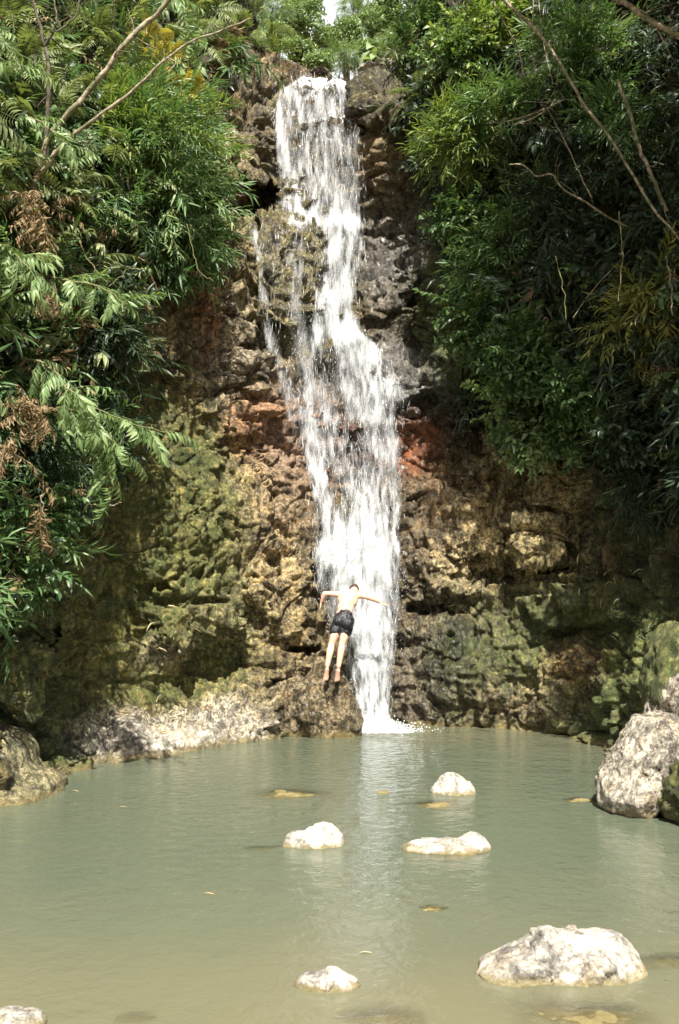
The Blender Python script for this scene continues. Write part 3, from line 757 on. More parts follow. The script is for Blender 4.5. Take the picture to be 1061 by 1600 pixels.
SPL = [(350, 455, 50, 7, .3), (345, 540, 40, 8, .3), (516, 545, 34, 8, .5), (600, 560, 60, 12, .12), (648, 500, 60, 7, .1), (650, 590, 50, 7, .15), (862, 545, 50, 18, .4), (135, 505, 40, 12, .4), (1132, 588, 34, 7, .9)]
def fall_density(px, py):
    d = 0 * px
    for s in STR:
        a = np.array(s)
        inside = (py >= a[0, 0] - 4) & (py <= a[-1, 0] + 6)
        c = np.interp(py, a[:, 0], a[:, 1]) + 5 * perlin(np.stack([py / 28, 0 * py + a[0, 1], 0 * py], -1), 71)
        g = np.interp(py, a[:, 0], a[:, 3]) * np.exp(-.5 * np.abs((px - c) / np.interp(py, a[:, 0], a[:, 2])) ** 2.5)
        d = np.maximum(d, np.where(inside, g, 0))
    for (y0, x0, sx, sy, wg) in SPL: d = d + wg * np.exp(-.5 * (((px - x0) / sx) ** 2 + ((py - y0 - 3) / sy) ** 2))
    xl = np.interp(py, EDGE[:, 0], EDGE[:, 1]); xr = np.interp(py, EDGE[:, 0], EDGE[:, 2])
    e = sstep(0, 14, px - xl) * sstep(0, 14, xr - px)
        # the strands part and join again on the way down
    bend = 9 * perlin(np.stack([py / 45, px / 80, 0 * px], -1), 73)
    br = perlin(np.stack([(px + bend) / 11, py / 62, 0 * px], -1), 74) + .6 * perlin(np.stack([(px - bend) / 5, py / 34, 0 * px], -1), 75)
    return np.maximum(d * (1 + .42 * br), .30) * e
def sheet_material(name, seed, cut, soft, amax):
    b = NB(name)
    uv = b.n('ShaderNodeUVMap').outputs[0]
    def mp(sx, sy, o):
        m = b.n('ShaderNodeMapping'); m.inputs['Scale'].default_value = (sx, sy, 1); m.inputs['Location'].default_value = (o, o * 1.7, seed); b.t.links.new(uv, m.inputs[0]); return m.outputs[0]
    big = b.noise(mp(2.6, .8, seed), 1, 4, .6, .6); mid = b.noise(mp(10, 1.1, seed + 3), 1, 5, .62, .35); fin = b.noise(mp(36, 3.6, seed + 5), 1, 4, .7)
    dr = b.noise(mp(60, 20, seed + 9), 1, 3, .7)
    v = b.math('ADD', b.math('MULTIPLY', big, .22), b.math('MULTIPLY', mid, .38))
    v = b.math('ADD', v, b.math('ADD', b.math('MULTIPLY', fin, .38), b.math('MULTIPLY', dr, .17)))
    # v is spread about .575
    al = b.range(b.math('ADD', v, b.math('MULTIPLY', b.attr('dens'), .46)), cut, cut + soft, 0, amax)
    nr = b.bump(b.math('ADD', b.math('MULTIPLY', mid, .8), b.math('ADD', fin, dr)), .9, .05)
    p = b.bsdf(Base_Color=(.88, .9, .92), Roughness=.25, Normal=nr, Specular_IOR_Level=.5)
    tl = b.n('ShaderNodeBsdfTranslucent'); b.set(tl.inputs[0], (.8, .84, .88))
    mx = b.n('ShaderNodeMixShader'); mx.inputs[0].default_value = .25; b.t.links.new(p, mx.inputs[1]); b.t.links.new(tl.outputs[0], mx.inputs[2])
    tr = b.n('ShaderNodeBsdfTransparent'); m2 = b.n('ShaderNodeMixShader'); b.t.links.new(al, m2.inputs[0])
    b.t.links.new(tr.outputs[0], m2.inputs[1]); b.t.links.new(mx.outputs[0], m2.inputs[2])
    return b.done(m2.outputs[0])
def water_sheet(off, seed, cut, inset, soft, amax):
    rows = np.arange(132, 1146, 3.0); cols = np.linspace(0, 1, 70)
    PY = rows[:, None] + 0 * cols[None]
    xl = np.interp(PY, EDGE[:, 0], EDGE[:, 1]) + inset; xr = np.interp(PY, EDGE[:, 0], EDGE[:, 2]) - inset
    PX = xl + (xr - xl) * cols[None]
    P = sample(PSF, PX, PY); d_ = np.array([0, 0, CAM_H]) - P; P = P + off * d_ / np.linalg.norm(d_, axis=-1)[..., None]
    P = P + (np.array([0, -1, .1]) * (.09 * fbm(np.stack([PX / 22, PY / 60, 0 * PX + seed], -1), 3, seed))[..., None])
    n = PX.size; ii = np.arange(n).reshape(PX.shape)
    q = np.stack([ii[:-1, :-1], ii[1:, :-1], ii[1:, 1:], ii[:-1, 1:]], -1).reshape(-1, 4)
    me = make_mesh('water_sheet', (P - np.array(fall.location)).reshape(-1, 3), q, True, {'dens': fall_density(PX, PY)})
    uvl = me.uv_layers.new(name='UVMap')
    li = np.empty(len(me.loops), np.int32); me.loops.foreach_get('vertex_index', li)
    U = np.stack([P[..., 0], P[..., 2]], -1).reshape(-1, 2)
    uvl.data.foreach_set('uv', U[li].astype(np.float32).ravel())
    return link('water_sheet', me, sheet_material('falling_water', seed, cut, soft, amax), fall)
PSF = blur(PG, 18)
water_sheet(.16, 1, .72, 2, .42, .6)
water_sheet(.24, 7, .83, 3, .32, 1.0)
water_sheet(.33, 13, .89, 5, .3, 1.0)
# froth drifting off the foot of the fall
fr_, fa_ = np.meshgrid(np.linspace(0, 1, 16), np.linspace(0, 2 * np.pi, 49))
fc = at(588, 1139, 16.75)
FP = np.stack([fc[0] + fr_ * 1.5 * np.cos(fa_), fc[1] - .1 + fr_ * .75 * np.sin(fa_), .006 + .012 * np.abs(perlin(np.stack([fr_ * 9, fa_ * 4, 0 * fr_], -1), 3))], -1)
fi = np.arange(fr_.size).reshape(fr_.shape)
me = make_mesh('foam', (FP - np.array(fall.location)).reshape(-1, 3), np.stack([fi[:-1, :-1], fi[:-1, 1:], fi[1:, 1:], fi[1:, :-1]], -1).reshape(-1, 4), True, {'dens': 1 - fr_})
b = NB('drifting_foam')
fn = b.math('ADD', b.math('MULTIPLY', b.noise(b.coords((1, 1.6, 1)), 7, 6, .7, .8), .7), b.math('MULTIPLY', b.noise(b.coords(loc=(3, 3, 3)), 34, 3, .7), .4))
al = b.range(b.math('ADD', fn, b.math('MULTIPLY', b.attr('dens'), .5)), .78, 1.02)
df = b.n('ShaderNodeBsdfDiffuse'); b.set(df.inputs[0], (.85, .87, .86)); tr_ = b.n('ShaderNodeBsdfTransparent')
mx = b.n('ShaderNodeMixShader'); b.t.links.new(al, mx.inputs[0]); b.t.links.new(tr_.outputs[0], mx.inputs[1]); b.t.links.new(df.outputs[0], mx.inputs[2])
tag(link('foam', me, b.done(mx.outputs[0]), fall), kind='stuff')
# droplets and threads of water thrown off the sheet, a mass nobody could count
def drops(n, lo, hi, wid, seed, jitter, name, thr=.3):
    r = np.random.default_rng(seed)
    py = r.uniform(130, 1142, n * 6); px = r.uniform(375, 650, n * 6)
    d = fall_density(px, py); ok = r.uniform(0, 1, n * 6) < np.clip(d, 0, 1) ** 1.3
    px, py = px[ok][:n], py[ok][:n]; n = len(px)
    P = Sm(px, py, r.uniform(.08, .42, n) ) + r.normal(size=(n, 3)) * jitter
    L = r.uniform(lo, hi, n) ** 1; Wd = wid * r.uniform(.5, 1.4, n)
    v0 = np.array([(0, 0, .5), (1, 0, 0), (0, 1, 0), (-1, 0, 0), (0, -1, 0), (0, 0, -.5)])
    V = v0[None] * np.stack([Wd, Wd, L], -1)[:, None]
    V[:, 0, 0] += r.normal(size=n) * L * .12; V = V + P[:, None]
    t = np.array([(0, 1, 2), (0, 2, 3), (0, 3, 4), (0, 4, 1), (5, 2, 1), (5, 3, 2), (5, 4, 3), (5, 1, 4)])
    f = (t[None] + (np.arange(n) * 6)[:, None, None]).reshape(-1, 3)
    V = V.reshape(-1, 3) - np.array(fall.location)
    me = make_mesh(name, V, f, True)
    o = link(name, me, DROP, fall); tag(o, kind='stuff'); return o
b = NB('white_water')
p = b.bsdf(Base_Color=(.88, .9, .92), Roughness=.3); tl = b.n('ShaderNodeBsdfTranslucent'); b.set(tl.inputs[0], (.85, .88, .9))
mx = b.n('ShaderNodeMixShader'); mx.inputs[0].default_value = .35; b.t.links.new(p, mx.inputs[1]); b.t.links.new(tl.outputs[0], mx.inputs[2]); DROP = b.done(mx.outputs[0])
drops(1500, .06, .35, .0032, 3, .02, 'water_threads')
drops(5000, .01, .04, .0045, 4, .06, 'spray')
# splash where the fall meets the pool
r = np.random.default_rng(12); n = 2600
ang = r.uniform(0, 2 * np.pi, n); rad = np.abs(r.normal(0, .28, n)); base_p = at(588, 1139, 16.75)
P = np.stack([base_p[0] + rad * np.cos(ang) * 1.3, base_p[1] + rad * np.sin(ang) * .7, .01 + np.abs(r.normal(0, .12, n)) * np.exp(-rad * 1.5)], -1)
v0, f0 = ico(1); sz = r.uniform(.003, .012, n)
V = (v0[None] * sz[:, None, None] + P[:, None]).reshape(-1, 3) - np.array(fall.location)
me = make_mesh('splash', V, (f0[None] + (np.arange(n) * len(v0))[:, None, None]).reshape(-1, 3))
tag(link('splash', me, DROP, fall), kind='stuff')

def wig(pts, amp, seed, n=60):
    p = spline(pts, n); t = np.linspace(0, 1, n)
    q = np.stack([t * 7, t * 0 + seed, t * 0], -1)
    return p + amp * np.stack([perlin(q + k * 9.1, seed) + .4 * perlin(q * 3 + k * 5, seed) for k in range(3)], -1) * np.sin(np.pi * np.clip(t * 3, 0, .5))[:, None]

# ------------------------------------------------------------ leaves and sprays (templates)
def leaf(L=1.0, W=.16, droop=.15, fold=.25):
    """one leaf along +X, up +Z"""
    return np.array([(0, 0, 0), (.4 * L, W * L * .5, fold * W * L), (.42 * L, 0, 0), (.4 * L, -W * L * .5, fold * W * L), (.75 * L, W * L * .32, fold * W * L * .6 - droop * L * .45),
                     (.75 * L, 0, -droop * L * .5), (.75 * L, -W * L * .32, fold * W * L * .6 - droop * L * .45), (L, 0, -droop * L)]), \
        np.array([(0, 2, 1), (0, 3, 2), (1, 2, 5), (1, 5, 4), (2, 3, 6), (2, 6, 5), (4, 5, 7), (5, 6, 7)])
def rotz(a): c, s = math.cos(a), math.sin(a); return np.array([(c, -s, 0), (s, c, 0), (0, 0, 1)])
def roty(a): c, s = math.cos(a), math.sin(a); return np.array([(c, 0, s), (0, 1, 0), (-s, 0, c)])
def rotx(a): c, s = math.cos(a), math.sin(a); return np.array([(1, 0, 0), (0, c, -s), (0, s, c)])
class Spray:
    def __init__(s): s.v = []; s.t = []; s.r = []; s.n = 0
    def put(s, vt, M, o, rnd):
        v, t = vt; v = v @ M.T + o
        s.v.append(v); s.t.append(t + s.n); s.r.append(np.full(len(v), rnd)); s.n += len(v)
    def stem(s, pts, rad):
        a = Acc(); a.tube(pts, rad, 3); v = np.concatenate(a.v); f = np.concatenate([np.concatenate([q[[0, 1, 2]][None] for q in a.q[0]]), np.concatenate([q[[0, 2, 3]][None] for q in a.q[0]])])
        s.v.append(v); s.t.append(f + s.n); s.r.append(np.full(len(v), .15)); s.n += len(v)
    def done(s): return np.concatenate(s.v), np.concatenate(s.t), np.concatenate(s.r)
def tmpl(kind, seed):
    r = np.random.default_rng(seed); s = Spray()
    U = lambda a, b: r.uniform(a, b)
    if kind == 'bamboo':          # slim leaves fanned along a thin twig, unit length
        arc = np.array([(t, 0, .12 * t - .35 * t * t) for t in np.linspace(0, 1, 6)]); s.stem(arc, .006)
        for k in range(11):
            t = .15 + .85 * k / 10; o = np.array((t, 0, .12 * t - .35 * t * t)); side = 1 if k % 2 else -1
            s.put(leaf(U(.34, .55), U(.11, .16), U(.1, .35)), rotz(side * U(.25, .85)) @ roty(U(-.1, .7)) @ rotx(U(-.8, .8)), o, U(0, 1))
    elif kind == 'shrub':         # oval leaves on a short twig
        arc = np.array([(t, 0, .1 * t - .15 * t * t) for t in np.linspace(0, 1, 4)]); s.stem(arc, .01)
        for k in range(10):
            t = .1 + .9 * k / 9; side = 1 if k % 2 else -1
            s.put(leaf(U(.28, .42), U(.4, .55), U(.1, .4)), rotz(side * U(.4, 1.2)) @ roty(U(-.3, .7)) @ rotx(U(-.7, .7)), np.array((t, 0, .1 * t - .15 * t * t)), U(0, 1))
    elif kind == 'frond':         # fern frond: arched rachis with many pinnae
        z = lambda t: .28 * t - .62 * t ** 2
        s.stem([(t, 0, z(t)) for t in np.linspace(0, 1, 8)], .007)
        n = 15
        for k in range(n):
            t = .18 + .82 * k / n; ln = .3 * math.sin(math.pi * min(1, (t - .05) * .95 + .12)) + .03
            for side in (1, -1):
                s.put(leaf(ln * U(.9, 1.1), .24, U(.15, .4)), rotz(side * U(1.05, 1.3)) @ roty(U(.0, .35)), np.array((t, 0, z(t))), U(.2, .8))
    elif kind == 'pinnate':       # drooping compound leaf with long leaflets
        z = lambda t: .1 * t - .4 * t ** 2
        s.stem([(t, 0, z(t)) for t in np.linspace(0, 1, 6)], .009)
        for k in range(7):
            t = .16 + .8 * k / 6; ln = U(.34, .48) * (1 - .3 * abs(t - .5))
            for side in (1, -1):
                s.put(leaf(ln * U(.85, 1.1), U(.22, .28), U(.2, .55), U(0, .5)), rotz(side * U(.5, 1.0)) @ roty(U(.45, 1.2)) @ rotx(side * U(-.4, .5)), np.array((t, 0, z(t))), U(0, 1))
        s.put(leaf(.4, .26, .3), roty(.9), np.array((1, 0, z(1))), .6)
    elif kind == 'grass':
        for k in range(9):
            a = U(-.5, .5); L = U(.6, 1.1)
            v, t = leaf(L, U(.025, .04), U(.45, .9), 0)
            s.put((v, t), rotz(a) @ roty(U(-.3, .3)), np.array((0, U(-.05, .05), 0)), U(0, 1))
    elif kind == 'dry':           # curled hanging dead leaflets
        s.stem([(t, 0, -.2 * t * t) for t in np.linspace(0, 1, 5)], .008)
        for k in range(16):
            t = .1 + .9 * k / 15; side = 1 if k % 2 else -1
            s.put(leaf(U(.14, .34), U(.12, .3), U(.3, .9), U(-.8, .8)), rotz(side * U(.4, 1.5)) @ roty(U(.2, 1.4)) @ rotx(U(-1.5, 1.5)), np.array((t, 0, -.2 * t * t)), U(0, 1))
    elif kind == 'tuft':          # many small leaves for crowns far away
        for k in range(14):
            d = r.normal(size=3); d /= np.linalg.norm(d)
            s.put(leaf(U(.3, .5), U(.35, .5), U(0, .4)), rotz(U(0, 6.28)) @ roty(U(-1.2, 1.2)) @ rotx(U(-1, 1)), d * U(.1, .6), U(0, 1))
    return s.done()
TM = {k: [tmpl(k, 40 + i) for i in range(4)] for k in ('bamboo', 'shrub', 'frond', 'pinnate', 'grass', 'dry', 'tuft')}

def frames(dirs, roll):
    d = dirs / (np.linalg.norm(dirs, axis=1)[:, None] + 1e-9)
    up = np.array([0, 0, 1.0])
    y = np.cross(up, d); y /= np.linalg.norm(y, axis=1)[:, None] + 1e-6
    z = np.cross(d, y)
    c, s = np.cos(roll)[:, None], np.sin(roll)[:, None]
    y2 = y * c + z * s; z2 = -y * s + z * c
    return np.stack([d, y2, z2], -1)
def scatter(kind, P, dirs, size, seed, name, mat, parent=None, roll=.5, tint=0.5, tintvar=.34):
    """many sprays joined into one real mesh"""
    r = np.random.default_rng(seed); n = len(P)
    M = frames(dirs, r.normal(0, roll, n)); size = np.broadcast_to(size, (n,))
    ch = r.integers(0, 4, n); tv = tint + r.normal(0, tintvar, n)
    vs, ts, rs, base = [], [], [], 0
    for c in range(4):
        v, t, q = TM[kind][c]; m = ch == c; k = int(m.sum())
        if not k: continue
        V = np.einsum('nij,vj->nvi', M[m], v) * size[m][:, None, None] + P[m][:, None]
        vs.append(V.reshape(-1, 3)); ts.append((t[None] + (base + np.arange(k) * len(v))[:, None, None]).reshape(-1, 3))
        rs.append(np.clip(.5 * q[None] + .5 * tv[m][:, None] + .0, 0, 1).ravel()); base += k * len(v)
    V = np.concatenate(vs)
    org = np.array(parent.location) if parent else 0
    me = make_mesh(name, V - org, np.concatenate(ts), False, {'rnd': np.concatenate(rs)})
    return link(name, me, mat, parent)

def to_cam(P):
    d = np.array([0, 0, CAM_H]) - P; return d / np.linalg.norm(d, axis=-1)[..., None]

# undergrowth: what nobody could count, rooted on the wall itself
def undergrowth(name, poly, kind, mat, n, size, seed, offs=(.0, .5), drop=.35, cond=None, tint=.4):
    r = np.random.default_rng(seed)
    lo, hi = poly.min(0), poly.max(0); lo = np.maximum(lo, -410); hi = np.minimum(hi, 1470)
    px = r.uniform(lo[0], hi[0], n * 4); py = r.uniform(lo[1], hi[1], n * 4)
    # patchy: clumps and bare gaps
    patch = fbm(np.stack([px / 70, py / 70, 0 * px + seed], -1), 3, seed)
    ok = inpoly(px, py, poly) & (patch > -.12)
    inframe = (px > -60) & (px < 1120) & (py > -80)
    ok &= inframe | (r.uniform(size=len(px)) < .35)
    if cond is not None: ok &= cond(px, py)
    px, py = px[ok][:n], py[ok][:n]; patch = patch[ok][:n]; n = len(px)
    o = r.uniform(offs[0], offs[1], n) * (1 + .8 * np.clip(patch, -.5, 1))
    P = Sm(px, py, o); tc = to_cam(P)
    d = tc * .8 + r.normal(size=(n, 3)) * .75 + np.array([0, 0, .35 - drop * 1.6])
    s = 1.3 * r.uniform(size[0], size[1], n) * (P[:, 1] / 15) ** .3
    ob = scatter(kind, P, d, s, seed, name, mat, None, .7, tint)
    return tag(ob, kind='stuff')
def near(cx, cy, rx, ry): return lambda px, py: ((px - cx) / rx) ** 2 + ((py - cy) / ry) ** 2 < 1
undergrowth('undergrowth', VEG_L, 'shrub', LM['dark'], 1500, (.22, .42), 201, (.0, .55), tint=.35)
undergrowth('undergrowth', VEG_L, 'bamboo', LM['bamboo'], 1700, (.3, .55), 202, (.1, .7), tint=.3)
undergrowth('undergrowth', VEG_L, 'pinnate', LM['fern'], 420, (.3, .5), 209, (.3, .9), cond=lambda x, y: (x < 330) & (y < 640), tint=.6)
undergrowth('undergrowth', VEG_L, 'frond', LM['fern'], 1100, (.35, .65), 203, (.2, .8), cond=lambda x, y: y < 330, tint=.4)
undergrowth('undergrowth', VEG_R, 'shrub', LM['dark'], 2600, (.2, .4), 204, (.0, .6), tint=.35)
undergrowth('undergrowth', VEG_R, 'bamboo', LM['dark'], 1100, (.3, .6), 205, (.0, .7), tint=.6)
undergrowth('undergrowth', VEG_R, 'shrub', LM['shrub'], 1100, (.18, .34), 206, (.3, .7), cond=lambda x, y: y > 430, tint=.45)

undergrowth('dead_growth', VEG_L, 'dry', LM['dry'], 420, (.25, .5), 207, (.2, .75), drop=.7, tint=.5)
undergrowth('dead_growth', VEG_R, 'dry', LM['dry'], 160, (.2, .4), 208, (.2, .6), drop=.7, cond=lambda x, y: y > 380, tint=.4)
# a bush: twigs from a root on the wall to clumps of sprays
def bush(name, px, py, rx, ry, out, kind, mat, n, size, label, cat, seed, clumps=9, drop=.1, tint=.5, group=None, ry_m=None, twig=TWIG):
    """px, py, rx, ry: where the crown shows; out: metres it stands off the wall"""
    r = np.random.default_rng(seed)
    root = S(px, min(py + ry * .5, 1100), -.05)
    t = empty(name, root); tag(t, label, cat, group)
    C = S(px, py, out); k = C[1] / F
    R = np.array([rx * k, max(.35, min(rx, ry) * k * .8), ry * k])
    cl = []
    for i in range(clumps):
        d = r.normal(size=3); d /= np.linalg.norm(d); d[1] = -abs(d[1]) if r.uniform() < .7 else d[1]
        cl.append(C + d * R * r.uniform(.35, .8))
    cl = np.array(cl); cr = r.uniform(.32, .6, clumps)
    who = r.integers(0, clumps, n)
    d = r.normal(size=(n, 3)); d /= np.linalg.norm(d, axis=1)[:, None]
    P = cl[who] + d * R * (cr[who] * r.uniform(.3, 1, n) ** .5)[:, None]
    dirs = d * .8 + (P - root) / (np.linalg.norm(P - root, axis=1)[:, None] + 1e-6) * .6 + r.normal(size=(n, 3)) * .3 + np.array([0, 0, .2 - drop])
    f = scatter(kind, P, dirs, 1.3 * r.uniform(size[0], size[1], n), seed, 'foliage', mat, t, .5, tint); tag(f, kind='stuff')
    a = Acc()
    for c in cl:
        mid = (root + c) / 2 + r.normal(size=3) * .08
        pts = spline([root, mid, c], 8); a.tube(pts - root, np.linspace(.014, .004, 8), 5)
    a.build('stem', twig, t)
    return t

B = bush
B('bamboo_bush', 235, 275, 105, 130, .55, 'bamboo', LM['bamboo'], 620, (.3, .46), 'big rounded bright green bamboo bush hanging left of the cave', 'bush', 301, 16, .15, .62)
B('bamboo_bush', 285, 235, 55, 75, .7, 'bamboo', LM['lime'], 160, (.28, .4), 'yellow green bamboo spray on the upper right of the big left bush', 'bush', 302, 7, .1, .35)
B('bamboo_bush', 200, 200, 70, 45, .8, 'bamboo', LM['lime'], 170, (.28, .4), 'bright bamboo tuft between the two long pale branches', 'bush', 303, 8, .1, .4)
B('bamboo_bush', 290, 395, 60, 45, .6, 'bamboo', LM['bamboo'], 170, (.28, .42), 'dark lower fringe of bamboo under the big left bush', 'bush', 304, 8, .5, .35)
B('shrub', 165, 540, 60, 90, .5, 'bamboo', LM['dark'], 220, (.3, .5), 'dark leafy shrub in shade above the dry brown fern', 'shrub', 305, 8, .5, .5)
B('shrub', 40, 250, 55, 60, .5, 'shrub', LM['shrub'], 160, (.2, .34), 'dark shrub at the left edge below the forked branches', 'shrub', 306, 8, .2, .5)
B('shrub', 20, 890, 60, 65, .2, 'shrub', LM['shrub'], 190, (.2, .32), 'small leaved shrub on the mossy rock at the left edge', 'shrub', 307, 9, .3, .5)
B('shrub', 40, 815, 55, 45, .25, 'shrub', LM['bamboo'], 150, (.22, .34), 'drooping green shrub beside the hanging dead leaves', 'shrub', 308, 8, .4, .45)
B('shrub', 55, 700, 70, 60, .5, 'bamboo', LM['dark'], 180, (.28, .42), 'dark shrub under the dry brown fern', 'shrub', 309, 8, .5, .6)
B('shrub', 140, 690, 50, 60, .5, 'bamboo', LM['bamboo'], 110, (.26, .42), 'green shrub behind the low hanging compound leaves', 'shrub', 310, 7, .5, .5)
B('shrub', 30, 330, 50, 40, .5, 'dry', LM['dry'], 70, (.24, .4), 'dry brown shrub at the left edge under the branches', 'shrub', 311, 6, .5, .5)
B('shrub', 95, 330, 50, 45, .55, 'shrub', LM['fern'], 90, (.2, .34), 'grey green shrub left of the big bamboo bush', 'shrub', 312, 6, .2, .5)
B('shrub', 395, 70, 34, 46, .5, 'frond', LM['fern'], 34, (.3, .5), 'ferny shrub drooping over the left lip of the fall', 'shrub', 313, 5, .5, .5)
B('shrub', 425, 95, 26, 18, .3, 'bamboo', LM['lime'], 44, (.16, .26), 'low green tuft on the dry bank left of the crest', 'shrub', 314, 5, .2, .5)
# right side
B('shrub', 760, 55, 75, 60, .9, 'shrub', LM['lime'], 270, (.26, .38), 'yellow green broadleaf shrub at the top under the long branch', 'shrub', 321, 12, .1, .45)
B('shrub', 715, 110, 50, 40, .7, 'shrub', LM['shrub'], 130, (.24, .36), 'green broadleaf shrub below the yellow green one', 'shrub', 322, 7, .2, .7)
B('shrub', 660, 60, 50, 70, .5, 'shrub', LM['shrub'], 170, (.22, .34), 'dark upright shrub on the right lip of the fall', 'shrub', 323, 8, .2, .4)
B('bamboo_bush', 725, 235, 85, 55, .9, 'bamboo', LM['lime'], 300, (.28, .44), 'brightest bamboo clump reaching left towards the fall', 'bush', 324, 12, .15, .45)
B('bamboo_bush', 790, 170, 75, 45, .8, 'bamboo', LM['bamboo'], 190, (.28, .44), 'bamboo clump around the horizontal dry twigs', 'bush', 325, 9, .15, .6)
B('bamboo_bush', 900, 110, 80, 70, .9, 'bamboo', LM['bamboo'], 260, (.28, .44), 'airy bamboo clump right of the long slanting branch', 'bush', 326, 11, .2, .65)
B('bamboo_bush', 960, 200, 70, 60, .7, 'bamboo', LM['bamboo'], 130, (.26, .42), 'sparse dark bamboo sprays near the right edge', 'bush', 327, 8, .3, .35)
B('shrub', 735, 340, 60, 60, .6, 'shrub', LM['shrub'], 220, (.2, .32), 'small leaved shrub under the brightest bamboo clump', 'shrub', 328, 9, .3, .45)
B('bamboo_bush', 765, 400, 65, 60, .7, 'bamboo', LM['bamboo'], 230, (.26, .42), 'mid height bamboo bush right of the mossy rib', 'bush', 329, 9, .4, .6)
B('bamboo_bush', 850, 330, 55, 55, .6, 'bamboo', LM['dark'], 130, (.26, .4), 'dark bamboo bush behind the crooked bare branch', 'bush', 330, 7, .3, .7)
B('shrub', 770, 500, 65, 55, .6, 'shrub', LM['shrub'], 250, (.2, .34), 'glossy leaved shrub right of the green mossy rib', 'shrub', 331, 10, .4, .5)
B('shrub', 850, 560, 70, 60, .6, 'shrub', LM['shrub'], 260, (.22, .36), 'glossy leaved shrub in the middle of the right wall', 'shrub', 332, 10, .4, .5)
B('shrub', 940, 610, 70, 55, .6, 'shrub', LM['shrub'], 240, (.2, .34), 'shrub with blue green leaves low on the right wall', 'shrub', 333, 10, .4, .55)
B('shrub', 790, 630, 55, 38, .7, 'shrub', LM['pinnate'], 110, (.24, .36), 'pale leaved shrub hanging at the foot of the right greenery', 'shrub', 334, 7, .5, .35)
B('shrub', 822, 700, 28, 30, .6, 'shrub', LM['pinnate'], 60, (.22, .32), 'lowest pale leaf tuft on the right rock wall', 'shrub', 335, 5, .6, .5)
B('shrub', 900, 690, 40, 35, .5, 'shrub', LM['shrub'], 100, (.2, .3), 'small green tuft right of the lowest pale tuft', 'shrub', 336, 6, .5, .6)
B('grass_clump', 985, 510, 60, 80, .8, 'bamboo', LM['grass'], 150, (.22, .36), 'yellowish hanging bamboo grass near the right edge', 'grass', 337, 8, .7, .6)
B('bamboo_bush', 1000, 470, 60, 60, .8, 'bamboo', LM['grass'], 110, (.26, .4), 'yellow tinged bamboo at the right edge', 'bush', 338, 7, .5, .5)
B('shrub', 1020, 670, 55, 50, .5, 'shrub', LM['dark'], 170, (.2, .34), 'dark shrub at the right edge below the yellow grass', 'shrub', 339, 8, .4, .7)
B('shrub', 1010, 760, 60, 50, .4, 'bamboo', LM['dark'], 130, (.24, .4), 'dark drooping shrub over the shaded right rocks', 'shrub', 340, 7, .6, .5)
B('shrub', 620, 110, 22, 30, .3, 'bamboo', LM['fern'], 50, (.2, .32), 'small grey green tuft beside the rounded rock at the lip', 'shrub', 341, 4, .2, .6)
B('shrub', 655, 165, 30, 45, .4, 'frond', LM['fern'], 30, (.3, .5), 'drooping ferny shrub right of the rounded lip rock', 'shrub', 342, 5, .6, .5)

# unseen tree above the frame, its crown lobes placed to shade the right wall
def shade_tree(label, foot, lobes, seed, n):
    r = np.random.default_rng(seed); foot = np.array(foot, float)
    t = empty('tree', foot); tag(t, label, 'tree')
    C = np.array([l[:3] for l in lobes], float); R = np.array([l[3:] for l in lobes], float)
    w_ = r.integers(0, len(C), n); d = r.normal(size=(n, 3)); d /= np.linalg.norm(d, axis=1)[:, None]
    P = C[w_] + d * R[w_] * (r.uniform(.05, 1, n) ** .45)[:, None]
    tag(scatter('shrub', P, d + r.normal(size=(n, 3)) * .4, r.uniform(.4, .65, n), seed, 'crown', LM['shrub'], t, .6, .5), kind='stuff')
    a = Acc(); top = C.mean(0)
    a.tube(wig([foot - foot, (top - foot) * .35 + (0, 0, .6), (top - foot) * .7 + (0, 0, .7), top - foot], .1, seed, 30), np.linspace(.16, .07, 30), 10)
    a.build('trunk', BARK, t)
    for k, c in enumerate(C):
        a = Acc(); q = foot * .35 + top * .65 + (0, 0, .4); a.tube(wig([q - foot, (q + c) / 2 - foot + (0, 0, .3), c - foot], .06, seed + k, 24), np.linspace(.06, .015, 24), 7); a.build('branch', BARK, t)
    return t
shade_tree('unseen tree above the top right corner, crown placed to shade the right wall', S(1260, 40, -.1), [(3.0, 10.6, 14.4, .8, 1.0, .6), (4.0, 10.2, 13.6, .9, 1.1, .7), (4.6, 11.0, 15.0, 1.0, 1.0, .7), (3.5, 11.4, 15.9, .9, .8, .6), (4.9, 9.6, 12.6, .7, .8, .5), (4.3, 10.3, 12.3, .7, .8, .5), (5.1, 9.9, 11.0, .8, .8, .5), (4.7, 9.0, 10.6, .6, .8, .4), (3.6, 10.9, 12.9, .7, .7, .5)], 351, 800)

# plants whose fronds or compound leaves show one by one: every leaf is a part
LEAFME = {}
def leaf_me(kind, i, matk):
    key = (kind, i, matk)
    if key not in LEAFME:
        v, t, q = TM[kind][i]; me = make_mesh('frond' if kind in ('frond', 'dry') else 'leaf', v, t, False, {'rnd': np.clip(q * .6 + .1 * i + .1, 0, 1)}); me.materials.append(LM[matk]); LEAFME[key] = me
    return LEAFME[key]
def leaf_obj(kind, matk, P, d, size, parent, r, roll=.6):
    d = np.asarray(d, float) / np.linalg.norm(d) + r.normal(size=3) * (.28 if kind == 'pinnate' else .12)
    pn = 'frond' if kind in ('frond', 'dry') else 'leaf'
    o = bpy.data.objects.new(pn, leaf_me(kind, int(r.integers(0, 4)), matk)); COL.objects.link(o); o.parent = parent
    M = frames(np.array([d], float), np.array([r.normal(0, roll)]))[0] * size
    from mathutils import Matrix
    m4 = Matrix([list(M[i]) + [float(P[i] - parent.location[i])] for i in range(3)] + [[0, 0, 0, 1]])
    o.matrix_local = m4
    return o
